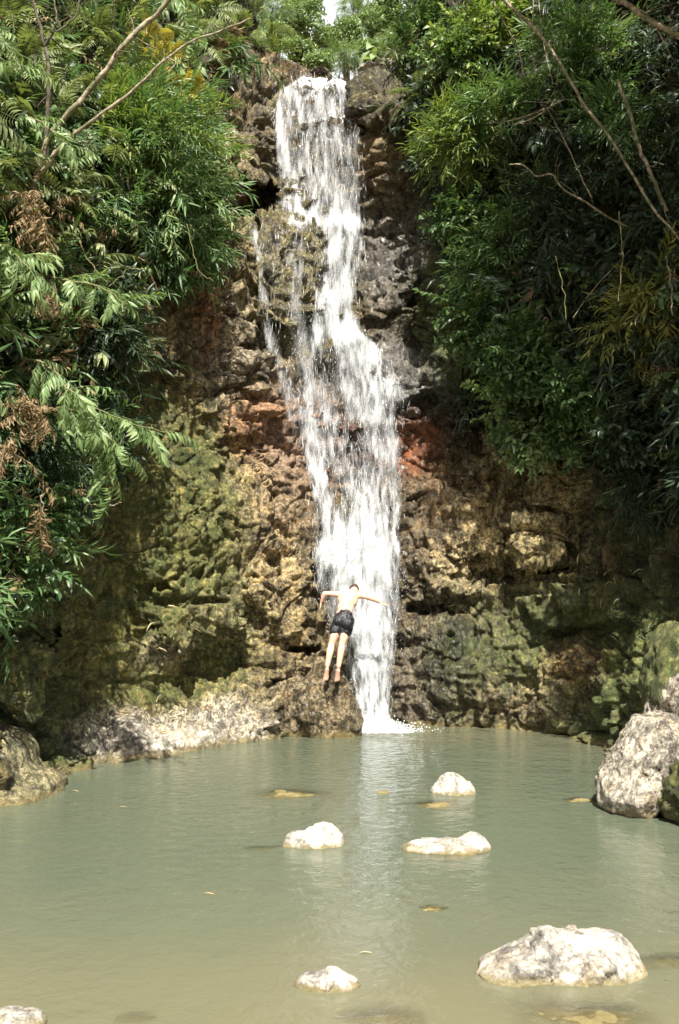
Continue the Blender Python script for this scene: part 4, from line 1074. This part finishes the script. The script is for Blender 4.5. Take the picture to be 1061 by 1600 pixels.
def fern(px, py, out, n, size, matk, label, seed, kind='frond', aim=(0, -.6, .2), spread=1.0, name='fern', cat='fern', fan=None):
    r = np.random.default_rng(seed); root = S(px, py, out + (.35 if px < 400 else 0))
    t = empty(name, root); tag(t, label, cat)
    a = Acc(); back = S(px, py, -.1) - root; a.tube([back, back * .5 + (0, 0, .04), (0, 0, 0)], [.02, .016, .012], 6); a.build('stem', BARK_D, t)
    for k in range(n):
        an = (k + r.uniform(-.3, .3)) / n * 2 * np.pi
        d = np.array(aim) + spread * np.array([math.cos(an), -.35 + .5 * r.uniform(), .75 * math.sin(an)])
        leaf_obj(kind, matk, root + r.normal(size=3) * .03, d, size * r.uniform(.75, 1.15), t, r)
    return t
fern(35, 95, .9, 11, .62, 'fern', 'large grey green fern at the upper left edge', 401)
fern(95, 165, .9, 10, .6, 'fern', 'grey green fern between the dark trunk and pale branch', 402)
fern(20, 25, .9, 9, .6, 'fern', 'fern in the top left corner', 403)
fern(150, 60, .8, 10, .65, 'fern', 'green fern behind the thick forked branch', 404)
fern(205, 110, .6, 9, .55, 'fern', 'fern below the thick branch near its middle', 405)
fern(330, 20, .8, 10, .7, 'fern', 'drooping fern at the top above the end of the thin branch', 406, aim=(0, -.5, -.3))
fern(290, 60, .7, 9, .62, 'fern', 'pale fern left of the dry brown fronds', 407, aim=(0, -.5, -.2))
fern(262, 95, 1.7, 12, .5, 'gold', 'golden fern beside the thick branch', 408)
fern(290, 140, 1.8, 14, .6, 'gold', 'largest golden fern, below the thin pale branch', 409, aim=(.1, -.5, -.1))
fern(245, 60, 1.6, 8, .45, 'gold', 'small golden fern at the top between the two branches', 410)
fern(345, 65, 1.1, 14, .65, 'dry', 'dry brown fronds hanging near the tip of the thin branch', 411, kind='dry', aim=(0, -.3, -1.2), spread=.5)
fern(365, 40, 1.0, 12, .6, 'dry', 'brown dead fronds hanging at the top left of the fall', 412, kind='dry', aim=(0, -.3, -1.2), spread=.5)
fern(255, 165, 1.0, 10, .5, 'dry', 'dry brown fronds under the largest golden fern', 413, kind='dry', aim=(0, -.3, -1.0), spread=.6)
fern(60, 330, 1.5, 14, .5, 'dry', 'dead brown fern left of the big bamboo bush', 414, kind='dry', aim=(0, -.4, -.8), spread=.7)
fern(50, 300, 1.6, 8, .4, 'dry', 'curled dead leaves under the branch fork', 415, kind='dry', aim=(0, -.4, -.6), spread=.7)
fern(60, 640, 1.7, 24, .42, 'dry', 'large orange brown dead fern on the left wall', 416, kind='dry', aim=(-.1, -.4, -.4), spread=.9)
fern(30, 700, 1.7, 14, .36, 'dry', 'lower brown dead fern at the left edge', 417, kind='dry', aim=(0, -.4, -.5), spread=.8)
fern(72, 790, 1.5, 7, .42, 'dry', 'cluster of dead leaves hanging above the mossy left rock', 418, kind='dry', aim=(0, -.2, -1.4), spread=.35, name='dead_leaves', cat='dead leaves')
fern(80, 450, 1.5, 9, .4, 'dry', 'brown dead leaves beside the middle compound leaves', 419, kind='dry', aim=(0, -.3, -.8), spread=.6)
fern(70, 600, .8, 8, .5, 'dry', 'pale dry stalks standing above the orange brown fern', 420, kind='dry', aim=(.5, -.4, .5), spread=.6)
fern(115, 255, 1.0, 9, .42, 'pinnate', 'pale compound leaved sprig left of the big bamboo bush', 421, kind='pinnate', aim=(0, -.5, -.2), name='leafy_sprig', cat='plant')
fern(15, 410, 1.2, 9, .48, 'pinnate', 'pale compound leaved plant at the left edge', 422, kind='pinnate', aim=(.3, -.5, -.1), name='leafy_sprig', cat='plant')
fern(10, 470, .9, 7, .42, 'pinnate', 'compound leaved plant just below the pale one at the left edge', 423, kind='pinnate', aim=(.3, -.5, -.3), name='leafy_sprig', cat='plant')
fern(690, 120, .5, 8, .5, 'fern', 'fern hanging below the lip shrub on the right', 424, aim=(0, -.3, -.6))
fern(795, 440, .7, 8, .5, 'fern', 'long curved fern under the mid height bamboo bush', 425, aim=(-.2, -.5, -.3))
fern(1045, 570, .7, 9, .5, 'dry', 'dry yellow leaves at the right edge', 426, kind='dry', aim=(0, -.4, -.6), spread=.7, name='dead_leaves', cat='dead leaves')
fern(940, 850, .7, 8, .3, 'dry', 'dry orange leaves hanging on the shaded right rocks', 427, kind='dry', aim=(0, -.3, -1.0), spread=.5, name='dead_leaves', cat='dead leaves')


# branches that carry compound leaves at the left
def leafy_branch(pts, label, seed, size, n, r0=.016, aimd=(.4, -.35, -.35)):
    r = np.random.default_rng(seed); p = wig(pts, .03, seed, 40)
    t = empty('leafy_branch', p[0]); tag(t, label, 'branch')
    a = Acc(); a.tube(p - p[0], np.linspace(r0, .004, len(p)), 6); a.build('stem', TWIG, t)
    for k in range(n):
        f = .12 + .88 * (k + r.uniform(0, .6)) / n; i = min(int(f * (len(p) - 1)), len(p) - 2); tan = p[i + 1] - p[i]; tan /= np.linalg.norm(tan)
        side = 1 if k % 2 else -1
        d = tan * .7 + side * np.cross(tan, (0, -.4, 1.0)) * .8 + np.array(aimd) * .6 + r.normal(size=3) * .15
        leaf_obj('pinnate', 'pinnate', p[i], d, size * r.uniform(.8, 1.15), t, r)
    return t
def Q(px, py, Y): return at(px, py, Y)
leafy_branch([Q(30, 560, 11.6), Q(75, 572, 11.3), Q(110, 610, 11.1), Q(165, 645, 11.0), Q(262, 678, 10.9)], 'long bright branch of drooping compound leaves reaching furthest right', 431, .42, 19)
leafy_branch([Q(60, 640, 11.6), Q(110, 640, 11.3), Q(150, 660, 11.2), Q(205, 720, 11.1)], 'lower bright branch of compound leaves beside the orange brown fern', 432, .4, 13)
leafy_branch([Q(110, 660, 11.5), Q(150, 690, 11.4), Q(178, 765, 11.3)], 'lowest hanging branch tip of compound leaves', 433, .36, 9)
leafy_branch([Q(60, 430, 12.0), Q(110, 440, 11.8), Q(160, 450, 11.6), Q(200, 475, 11.5)], 'branch of compound leaves below the big bamboo bush', 434, .4, 13)
leafy_branch([Q(-20, 380, 11.0), Q(20, 395, 10.9), Q(62, 440, 10.8)], 'pale branch of compound leaves poking in at the left edge', 435, .4, 10)
leafy_branch([Q(40, 180, 11.8), Q(70, 195, 11.6), Q(110, 230, 11.5)], 'compound leaves hanging off the dark trunk fork', 436, .36, 9)
leafy_branch([Q(-30, 40, 11.0), Q(0, 60, 10.9), Q(35, 110, 10.8)], 'long compound leaves at the upper left edge', 437, .42, 9)
leafy_branch([Q(240, -20, 13.5), Q(285, 10, 13.4), Q(300, 60, 13.4)], 'compound leaves hanging from the top between the branches', 438, .45, 10)

# bare trees and branches
def limb_tree(name, label, limbs, mat, cat='tree', twigs=0, seed=1, parts='branch'):
    t = empty(name, limbs[0][0][0]); tag(t, label, cat); o = np.array(t.location); r = np.random.default_rng(seed)
    for k, (pts, r0, r1) in enumerate(limbs):
        r0, r1 = r0 * .78, r1 * .78; p = wig(pts, r0 * 1.1, seed + k, 60); a = Acc(); rr = np.linspace(r0, r1, len(p)) * (1 + .12 * perlin(np.stack([np.arange(60) * .35, np.zeros(60), np.zeros(60) + k], -1), seed))
        a.tube(p - o, rr, 9, wob=.05)
        a.build('trunk' if k == 0 and parts == 'branch' else 'branch', mat, t)
        for j in range(twigs):
            i = int(r.uniform(.3, .98) * 58); d = (p[i + 1] - p[i]); d /= np.linalg.norm(d); d = d + r.normal(size=3) * .8; d /= np.linalg.norm(d)
            L = r.uniform(.15, .5); tp = np.array([p[i], p[i] + d * L * .5 + r.normal(size=3) * .03, p[i] + d * L + r.normal(size=3) * .06]) - o
            b_ = Acc(); b_.tube(spline(tp, 8), np.linspace(rr[i] * .4, .002, 8), 5); b_.build('twig', mat, t)
    return t
limb_tree('leaning_tree', 'thick pale branch leaning up to the right across the top left', [([Q(50, 300, 12.2), Q(80, 215, 12.0), Q(140, 140, 11.9), Q(190, 78, 11.8), Q(222, 42, 11.8), Q(275, -12, 11.7)], .05, .036)], BARK, twigs=5, seed=61)
limb_tree('leaning_tree', 'thin pale branch running up right below the thick branch', [([Q(60, 275, 12.0), Q(100, 225, 11.9), Q(150, 185, 11.8), Q(215, 135, 11.7), Q(262, 90, 11.6), Q(310, 62, 11.5), Q(392, 28, 11.4)], .036, .012),
          ([Q(262, 90, 11.6), Q(275, 98, 11.55), Q(262, 112, 11.5)], .01, .005)], BARK, twigs=4, seed=64)
limb_tree('leaning_tree', 'dark upright trunk forking at the top left', [([Q(70, 290, 12.3), Q(74, 200, 12.2), Q(76, 120, 12.1), Q(70, 70, 12.1), Q(46, -12, 12.0)], .045, .024),
          ([Q(70, 72, 12.1), Q(88, 35, 12.0), Q(82, -12, 12.0)], .024, .015), ([Q(88, 50, 12.0), Q(118, 25, 12.0), Q(125, -12, 12)], .016, .012)], BARK_D, twigs=4, seed=67)
limb_tree('leaning_tree', 'long slender branch slanting down right across the dark right wall', [([Q(775, -12, 14.0), Q(800, 12, 14), Q(840, 48, 14), Q(880, 110, 13.9), Q(915, 165, 13.8), Q(955, 220, 13.7), Q(1000, 290, 13.5), Q(1040, 350, 13.4), Q(1075, 390, 13.2)], .034, .022)], BARK, twigs=6, seed=71)
limb_tree('leaning_tree', 'mossy darker trunk behind the long slender branch at right', [([Q(965, 125, 14.2), Q(985, 180, 14.2), Q(1000, 235, 14.1), Q(1020, 280, 14.0), Q(1042, 330, 14.0)], .035, .04)], BARK, twigs=3, seed=74)
limb_tree('leaning_tree', 'stout branch crossing the top right corner', [([Q(940, -16, 12.8), Q(985, 12, 12.7), Q(1020, 35, 12.6), Q(1075, 65, 12.5)], .04, .05), ([Q(990, 12, 12.7), Q(1010, 22, 12.6), Q(1030, 48, 12.6)], .02, .012)], BARK, twigs=4, seed=77)
limb_tree('bare_branch', 'crooked mossy bare branch in the middle of the right greenery', [([Q(1005, 365, 14.6), Q(960, 345, 14.4), Q(915, 315, 14.2), Q(880, 295, 14.1), Q(862, 272, 14.0), Q(838, 275, 14.0), Q(815, 257, 13.9), Q(796, 257, 13.9)], .022, .012)], BARK, 'branch', twigs=4, seed=80)
limb_tree('bare_branch', 'slanting twig crossing behind the crooked bare branch', [([Q(925, 310, 14.4), Q(905, 270, 14.4), Q(880, 215, 14.5), Q(855, 170, 14.6)], .014, .008)], BARK, 'branch', twigs=2, seed=83)
limb_tree('bare_branch', 'spray of horizontal dry twigs over the bamboo clump', [([Q(760, 193, 14.6), Q(800, 188, 14.5), Q(840, 175, 14.4), Q(882, 155, 14.4)], .006, .012),
          ([Q(765, 225, 14.6), Q(785, 200, 14.5), Q(830, 186, 14.4), Q(870, 160, 14.4)], .005, .009), ([Q(815, 158, 14.5), Q(850, 160, 14.4), Q(880, 156, 14.4)], .005, .008)], BARK, 'branch', twigs=6, seed=86, parts='x')
limb_tree('bare_branch', 'upright bare stem on the left of the three at the top right', [([Q(765, -10, 14.7), Q(785, 30, 14.6), Q(808, 75, 14.5), Q(820, 122, 14.5)], .016, .01)], BARK, 'branch', seed=89)
limb_tree('bare_branch', 'upright bare stem in the middle of the three at the top right', [([Q(834, -10, 14.7), Q(832, 60, 14.6), Q(836, 118, 14.6)], .01, .008)], BARK, 'branch', seed=90)
limb_tree('bare_branch', 'upright bare stem on the right of the three at the top right', [([Q(842, 0, 14.7), Q(848, 60, 14.6), Q(864, 132, 14.6)], .01, .008)], BARK, 'branch', seed=91)
limb_tree('bare_branch', 'thin straight stalk in the dark right greenery above the glossy shrub', [([Q(895, 497, 14.0), Q(925, 455, 14.0), Q(985, 390, 13.8)], .007, .005)], BARK, 'branch', seed=92)
# hanging vines
def vine(pts, label, seed, rad=.006, mat=TWIG):
    p = wig(pts, .03, seed, 40); t = empty('vine', p[0]); tag(t, label, 'vine', 'thin hanging vines'); a = Acc(); a.tube(p - p[0], rad, 5); a.build('stem', mat, t)
vine([Q(115, 350, 12), Q(135, 400, 12), Q(168, 444, 12)], 'thin vine curving down left of the big bamboo bush', 1)
vine([Q(170, 448, 12), Q(190, 430, 12), Q(200, 418, 12), Q(220, 422, 12)], 'thin vine bent under the big bamboo bush', 2)
vine([Q(150, 710, 11.6), Q(146, 760, 11.6), Q(135, 800, 11.6)], 'left one of two vines hanging below the bright compound leaves', 3)
vine([Q(142, 716, 11.7), Q(132, 745, 11.7), Q(126, 772, 11.7)], 'right one of two vines hanging below the bright compound leaves', 4)
vine([Q(68, 740, 11.2), Q(66, 790, 11.2), Q(72, 815, 11.2)], 'dry vine that holds the hanging dead leaves', 5, .008, BARK)
vine([Q(137, 788, 12.2), Q(165, 790, 12.2), Q(190, 784, 12.2)], 'short bare runner at the edge of the shade on the left wall', 6, .006, BARK)
vine([Q(1040, 400, 12.6), Q(1048, 440, 12.6), Q(1050, 492, 12.6)], 'pale vine hanging at the right edge', 7, .009, BARK)
vine([Q(868, 400, 13.8), Q(880, 450, 13.8), Q(885, 500, 13.8)], 'thin vine hanging in the dark middle of the right wall', 8)
vine([Q(967, 330, 13.2), Q(972, 400, 13.2), Q(966, 470, 13.2)], 'thin vine under the long slender branch', 9)
vine([Q(292, 350, 14), Q(310, 420, 14), Q(333, 440, 14)], 'thin vine at the lower right of the big bamboo bush', 10)

# dry bamboo leaves lying on the rocks: each one an object
lv, lt = leaf(1, .14, .1, .3)
lit = []
for k in range(3):
    me = make_mesh('dry_leaf', lv * (1, 1, 1 + k), lt, False, {'rnd': np.full(len(lv), .25 + .3 * k)}); me.materials.append(LM['litter']); lit.append(me)
r = np.random.default_rng(77)
def litter(cx, cy, sx, sy, n, label, group, size=(.12, .21), vertical=.0):
    for _ in range(n):
        px, py = r.normal(cx, sx), r.normal(cy, sy)
        P = S(px, py, .03, False)
        o = bpy.data.objects.new('dry_leaf', lit[int(r.integers(0, 3))]); COL.objects.link(o)
        h = bvh.ray_cast((0, 0, CAM_H), (P - np.array([0, 0, CAM_H])).tolist(), 60)
        if h[0] is not None and (h[0] - Vector((0, 0, CAM_H))).length < np.linalg.norm(P - np.array([0, 0, CAM_H])): P = np.array(h[0]) + to_cam(P) * .02
        o.location = vec(P); o.rotation_euler = (r.uniform(-.6, .6), r.uniform(-.5, 1.5) if r.uniform() > vertical else 1.3, r.uniform(-.9, .9) + (math.pi if r.uniform() < .5 else 0))
        s = r.uniform(*size); o.scale = (s, s, s); tag(o, label, 'leaf', group)
litter(250, 1120, 60, 26, 24, 'dry pale bamboo leaf lying on the pale rock shelf', 'dry leaves on the left rock shelf')
litter(265, 985, 30, 30, 12, 'dry pale bamboo leaf stuck to the olive left wall', 'dry leaves on the left wall')
litter(945, 880, 34, 60, 26, 'dry bamboo leaf caught on the shaded right rocks', 'dry leaves on the right rocks', vertical=.4)
litter(1000, 560, 40, 60, 22, 'yellow dry bamboo leaf hanging in the right greenery', 'dry leaves in the right greenery', vertical=.6)
litter(1020, 960, 24, 30, 8, 'dry bamboo leaf on the mossy right boulder', 'dry leaves on the mossy right boulder')
for (px, py) in ((317, 1397), (112, 1236), (185, 1262), (560, 1490)):
    P = at(px, py, water_y(py)); o = bpy.data.objects.new('floating_leaf', lit[1]); COL.objects.link(o); o.location = (P[0], P[1], .006); o.rotation_euler = (0, 0, r.uniform(-.5, .5)); o.scale = (.1, .13, .05)
    tag(o, 'pale leaf floating on the green pool water', 'leaf', 'leaves floating on the pool')

# ------------------------------------------------------------ trees and bushes up the valley
def far_tree(px, py, Y, rpx, hpx, label, seed, matk='far', trunk=True, kind='tuft', n=240, size=.34):
    r = np.random.default_rng(seed); C = at(px, py, Y); k = Y / F; R = np.array([rpx * k, rpx * k, hpx * k])
    g = np.array([C[0], Y, valley_z(np.array(C[0]), np.array(Y, float))], float); g[2] = min(g[2], C[2] - R[2] * .6) - .1
    t = empty('tree' if trunk else 'bush', g); tag(t, label, 'tree' if trunk else 'bush', 'trees up the valley' if trunk else 'bushes up the valley')
    m = 12; cl = r.normal(size=(m, 3)); cl /= np.linalg.norm(cl, axis=1)[:, None]; cl = C + cl * R * r.uniform(.3, .75, m)[:, None]
    w_ = r.integers(0, m, n); d = r.normal(size=(n, 3)); d /= np.linalg.norm(d, axis=1)[:, None]
    P = cl[w_] + d * R * (.42 * r.uniform(.2, 1, n) ** .5)[:, None]
    f = scatter(kind, P, d + np.array([0, 0, .1]), r.uniform(.7, 1.2, n) * size, seed, 'crown', LM[matk], t, .6, .5); tag(f, kind='stuff')
    a = Acc(); top = C - g; a.tube(spline([(0, 0, 0), top * .5 + r.normal(size=3) * .15, top], 12), np.linspace(.09, .03, 12), 7)
    for q in range(5): a.tube(spline([top * .55, (top + cl[q] - g) / 2, cl[q] - g], 7), np.linspace(.035, .01, 7), 5)
    a.build('trunk' if trunk else 'stem', BARK if seed % 2 else BARK_D, t)
FT = [(420, 20, 30, 45, 50, 'light green tree up the valley, leftmost at the top', 1), (465, 30, 34, 40, 46, 'light green tree up the valley just left of the sky gap', 1), (480, -10, 44, 22, 30, 'far pale tree touching the left of the sky gap', 1),
      (560, 10, 38, 32, 44, 'light green tree up the valley just right of the sky gap', 1), (600, 30, 28, 40, 50, 'broad tree up the valley right of the sky gap', 1), (545, 50, 32, 26, 26, 'low tree under the sky gap', 1),
      (400, 70, 24, 34, 34, 'bushy tree at the left lip of the fall', 1), (515, 62, 46, 34, 22, 'far bush in the gap below the sky', 0), (470, 80, 26, 34, 20, 'bush above the dry bank at the left of the lip', 0),
      (540, 92, 25, 34, 18, 'bush above the top of the water', 0), (588, 78, 25, 28, 24, 'bush behind the pale stones at the right of the lip', 0), (435, 60, 27, 30, 30, 'bush between the leftmost tree and the dry bank', 0),
      (620, 70, 24, 22, 34, 'bush against the right wall at the lip', 0), (500, 100, 24, 26, 12, 'low bush right behind the crest of the water', 0)]
for k, (px, py, Y, rp, hp, lb, tr) in enumerate(FT):
    far_tree(px, py, Y, rp, hp, lb, 500 + k, 'far', bool(tr), 'tuft' if k % 3 else 'bamboo', int(170 + rp * hp * .12), .3 * (Y / 28) ** .7)
# wooded slopes closing the valley
r = np.random.default_rng(31); n = 2600
X = r.uniform(-22, 22, n); Yv = r.uniform(24, 75, n); ok = np.abs(X + .3) > 1.2 + .035 * (Yv - 24); X, Yv = X[ok], Yv[ok]
P = np.stack([X, Yv, valley_z(X, Yv) + r.uniform(.0, 1.6, len(X)) * (1 + (Yv - 24) / 40)], -1)
tag(scatter('tuft', P, r.normal(size=P.shape) + np.array([0, -.5, .4]), r.uniform(.7, 1.5, len(P)), 32, 'far_wood', LM['far'], None, .7, .5), kind='stuff')

# stones on the lip
for k, (px, py, Y, wd, hh, tn, lb) in enumerate([(600, 108, 21.2, 52, 14, PALE, 'pale flat stone right of the crest of the water'), (575, 112, 21.3, 30, 12, (.36, .33, .27), 'smaller pale stone against the crest of the water'),
                                     (445, 118, 21.2, 60, 24, (.2, .14, .07), 'brown dry rock left of the crest of the water'), (592, 145, 20.0, 78, 66, (.11, .1, .04), 'rounded dark mossy rock at the right of the lip'),
                                     (500, 122, 21.3, 40, 12, GREY, 'wet rock under the crest of the water')]):
    bank_rock(px, py, Y, wd, hh, .45, lb, 600 + k, tn, .1 if k != 3 else .75, .2, 4, name='rock')

# ------------------------------------------------------------ the diver
def skin_material():
    b = NB('wet_skin'); n = b.noise(b.coords(), 9, 4)
    c = b.mix(b.range(n, .4, .65), (.6, .34, .24), (.68, .42, .31))
    return b.done(b.bsdf(Base_Color=c, Roughness=.38, Subsurface_Weight=.08, Normal=b.bump(b.noise(b.coords(), 60, 3), .15, .004)))
SKIN = skin_material()
b = NB('wet_black_shorts'); n = b.noise(b.coords((1, 1, .5)), 32, 5, .7)
SHORTS = b.done(b.bsdf(Base_Color=b.mix(b.range(n, .45, .6), (.006, .006, .009), (.035, .035, .045)), Roughness=.25, Normal=b.bump(b.noise(b.coords((1, 1, .4)), 40, 5, .7), .9, .02)))
b = NB('dark_hair'); HAIR = b.done(b.bsdf(Base_Color=(.05, .022, .015), Roughness=.45, Normal=b.bump(b.noise(b.coords((1, 1, .2)), 150, 3), .8, .006)))
YB = 15.85
J = {k: at(*v) for k, v in {
 'toe_l': (509, 1062, YB + .02), 'heel_l': (511, 1046, YB), 'ankle_l': (511.5, 1040, YB + .03), 'knee_l': (518, 1007, YB + .16), 'hip_l': (530, 970, YB + .27),
 'toe_r': (527, 1063, YB + .1), 'heel_r': (528.5, 1048, YB + .06), 'ankle_r': (529, 1041, YB + .08), 'knee_r': (534.5, 1008, YB + .2), 'hip_r': (544.5, 970, YB + .3),
 'pelvis': (537.2, 968, YB + .3), 'waist': (539, 953, YB + .38), 'chest': (543.5, 937, YB + .5), 'neck': (549.5, 925, YB + .6), 'head': (553.5, 922.5, YB + .73),
 'sh_l': (531.5, 929, YB + .55), 'el_l': (507, 927.5, YB + .56), 'wr_l': (502, 941, YB + .6), 'sh_r': (562.5, 930, YB + .57), 'el_r': (582, 936, YB + .6), 'wr_r': (593, 941, YB + .66)}.items()}
def chain(a, pts, rad, n=10, k=14, flat=None):
    p = spline(pts, n) if len(pts) > 2 else np.linspace(pts[0], pts[-1], n)
    rr = np.interp(np.linspace(0, 1, n), np.linspace(0, 1, len(rad)), rad)
    a.tube(p, rr, k)
    for e in (0, -1):
        v, f = ico(2); a.add(v * rr[e] + p[e], tris=f)
def blob(a, c, R, M=None):
    v, f = ico(3); v = v * np.array(R)
    if M is not None: v = v @ np.asarray(M).T
    a.add(v + c, tris=f)
def basis(z, x):
    z = z / np.linalg.norm(z); x = x - z * (x @ z); x = x / np.linalg.norm(x); return np.stack([x, np.cross(z, x), z], -1)
diver = empty('person', at(518, 1062, YB)); tag(diver, 'shirtless person in black shorts leaping with arms spread off the wet outcrop', 'person')
DO = np.array(diver.location)
bd = Acc(); g = lambda k: J[k] - DO
spine = g('neck') - g('pelvis'); across = g('sh_r') - g('sh_l'); TB = basis(spine, across)
chain(bd, [g('pelvis'), g('waist'), g('chest')], [.1, .1, .11])
blob(bd, g('pelvis') - spine * .02, (.155, .105, .13), TB)
blob(bd, (g('waist') + g('pelvis')) / 2, (.135, .095, .15), TB); blob(bd, g('waist') + spine * .08, (.135, .09, .14), TB)
blob(bd, g('chest'), (.168, .11, .17), TB); blob(bd, g('chest') + spine * .16, (.175, .095, .1), TB)
for s_, sh in ((-1, 'sh_l'), (1, 'sh_r')):
    blob(bd, g(sh), (.06, .058, .062)); blob(bd, g('chest') + TB @ np.array([s_ * .085, -.045 if TB[1, 1] < 0 else .045, .03]), (.07, .05, .11), TB)
    chain(bd, [g('neck') + TB @ np.array([0, 0, -.01]), g(sh)], [.05, .052])
    blob(bd, g('pelvis') + TB @ np.array([s_ * .072, 0, -.05]) + np.array([0, -.06, -.01]), (.083, .085, .09))
chain(bd, [g('neck') - spine * .1, g('neck'), g('head')], [.062, .056, .055])
for s_ in ('l', 'r'):
    chain(bd, [g('hip_' + s_), g('hip_' + s_) * .5 + g('knee_' + s_) * .5 + (0, -.012, 0), g('knee_' + s_)], [.088, .078, .053], 12)
    mid = g('knee_' + s_) * .66 + g('ankle_' + s_) * .34 + (0, -.018, 0)
    chain(bd, [g('knee_' + s_), mid, g('ankle_' + s_)], [.052, .057, .038], 12)
    blob(bd, g('heel_' + s_), (.032, .034, .034))
    mt = g('heel_' + s_) * .4 + g('toe_' + s_) * .6 + np.array([0, .02, 0])
    chain(bd, [g('heel_' + s_), mt, g('toe_' + s_)], [.033, .038, .022])
    for q in range(5):
        o_ = np.array([(q - 2) * .016, 0, 0]); chain(bd, [mt + o_, g('toe_' + s_) + o_ + np.array([0, .012, -.018 + .004 * q])], [.012, .01 if q else .013], 5, 8)
    chain(bd, [g('sh_' + s_), g('sh_' + s_) * .5 + g('el_' + s_) * .5 + (0, 0, .005), g('el_' + s_)], [.052, .046, .037])
    chain(bd, [g('el_' + s_), g('el_' + s_) * .65 + g('wr_' + s_) * .35, g('wr_' + s_)], [.039, .038, .024])
    hd = g('wr_' + s_) - g('el_' + s_); hd /= np.linalg.norm(hd)
    if s_ == 'l': hd = hd + np.array([.1, .2, -.1])
    else: hd = hd + np.array([.2, .1, -.05])
    HB = basis(hd, np.array([0., 1., 0.]) if s_ == 'l' else np.array([0, 1., .2]))
    palm = g('wr_' + s_) + HB[:, 2] * .045; blob(bd, palm, (.04, .015, .05), HB)
    for q, L in enumerate((.068, .078, .072, .056)):
        x = (q - 1.5) * .022; b0 = palm + HB @ np.array([x, 0, .035]); b1 = b0 + HB @ np.array([x * .35, .004, L * .55]); b2 = b1 + HB @ np.array([x * .1, .018, L * .45])
        chain(bd, [b0, b1, b2], [.0105, .0095, .008], 8, 8)
    b0 = palm + HB @ np.array([-.035, 0, -.015]); chain(bd, [b0, b0 + HB @ np.array([-.028, .005, .025]), b0 + HB @ np.array([-.036, .012, .055])], [.013, .011, .009], 8, 8)
# head bowed forward and down, face away from the viewer
HM = basis(np.array([.05, .62, .5]), np.array([-1., 0, 0]))
hc = g('head')
blob(bd, hc, (.074, .093, .105), HM); blob(bd, hc + HM @ np.array([0, -.028, -.05]), (.055, .065, .07), HM)
fy = -1.0
blob(bd, hc + HM @ np.array([0, -.096, -.02]), (.012, .02, .024), HM)                    # nose
for s_ in (-1, 1):
    blob(bd, hc + HM @ np.array([s_ * .075, .005, -.01]), (.01, .02, .032), HM)          # ears
    blob(bd, hc + HM @ np.array([s_ * .03, -.078, .012]), (.016, .012, .01), HM)         # brows and eyes
blob(bd, hc + HM @ np.array([0, -.088, -.062]), (.024, .01, .009), HM)                   # mouth
body = bd.build('body', SKIN, diver)
md = body.modifiers.new('weld', 'REMESH'); md.mode = 'VOXEL'; md.voxel_size = .0075; md.use_smooth_shade = True
ms = body.modifiers.new('soften', 'SMOOTH'); ms.factor = .5; ms.iterations = 7
sh = Acc()
blob(sh, g('pelvis') - spine * .02, (.17, .125, .14), TB); chain(sh, [g('pelvis') + spine * .12, g('pelvis')], [.135, .14])
for s_ in ('l', 'r'):
    sg = -1 if s_ == 'l' else 1
    blob(sh, g('pelvis') + TB @ np.array([sg * .075, 0, -.05]) + np.array([0, -.06, -.01]), (.095, .098, .1))
    e = g('hip_' + s_) * .52 + g('knee_' + s_) * .48 + np.array([sg * .008, 0, 0]); chain(sh, [g('hip_' + s_), e], [.103, .098])
sho = sh.build('shorts', SHORTS, diver)
md = sho.modifiers.new('weld', 'REMESH'); md.mode = 'VOXEL'; md.voxel_size = .009; md.use_smooth_shade = True
ms = sho.modifiers.new('soften', 'SMOOTH'); ms.factor = .5; ms.iterations = 3
v, f = ico(5); v2 = v * np.array([.083, .104, .114]); keepf = ((v[f].mean(1)[:, 2] > -.15) & (v[f].mean(1)[:, 1] > -.55)) | (v[f].mean(1)[:, 2] > .55)
v2 = v2 * (1 + .03 * fbm(v * 9, 3, 5))[:, None]
ha = Acc(); ha.add(v2 @ HM.T + hc, tris=f[keepf]); hr = ha.build('hair', HAIR, diver)
so = hr.modifiers.new('thick', 'SOLIDIFY'); so.thickness = .012; so.offset = -1
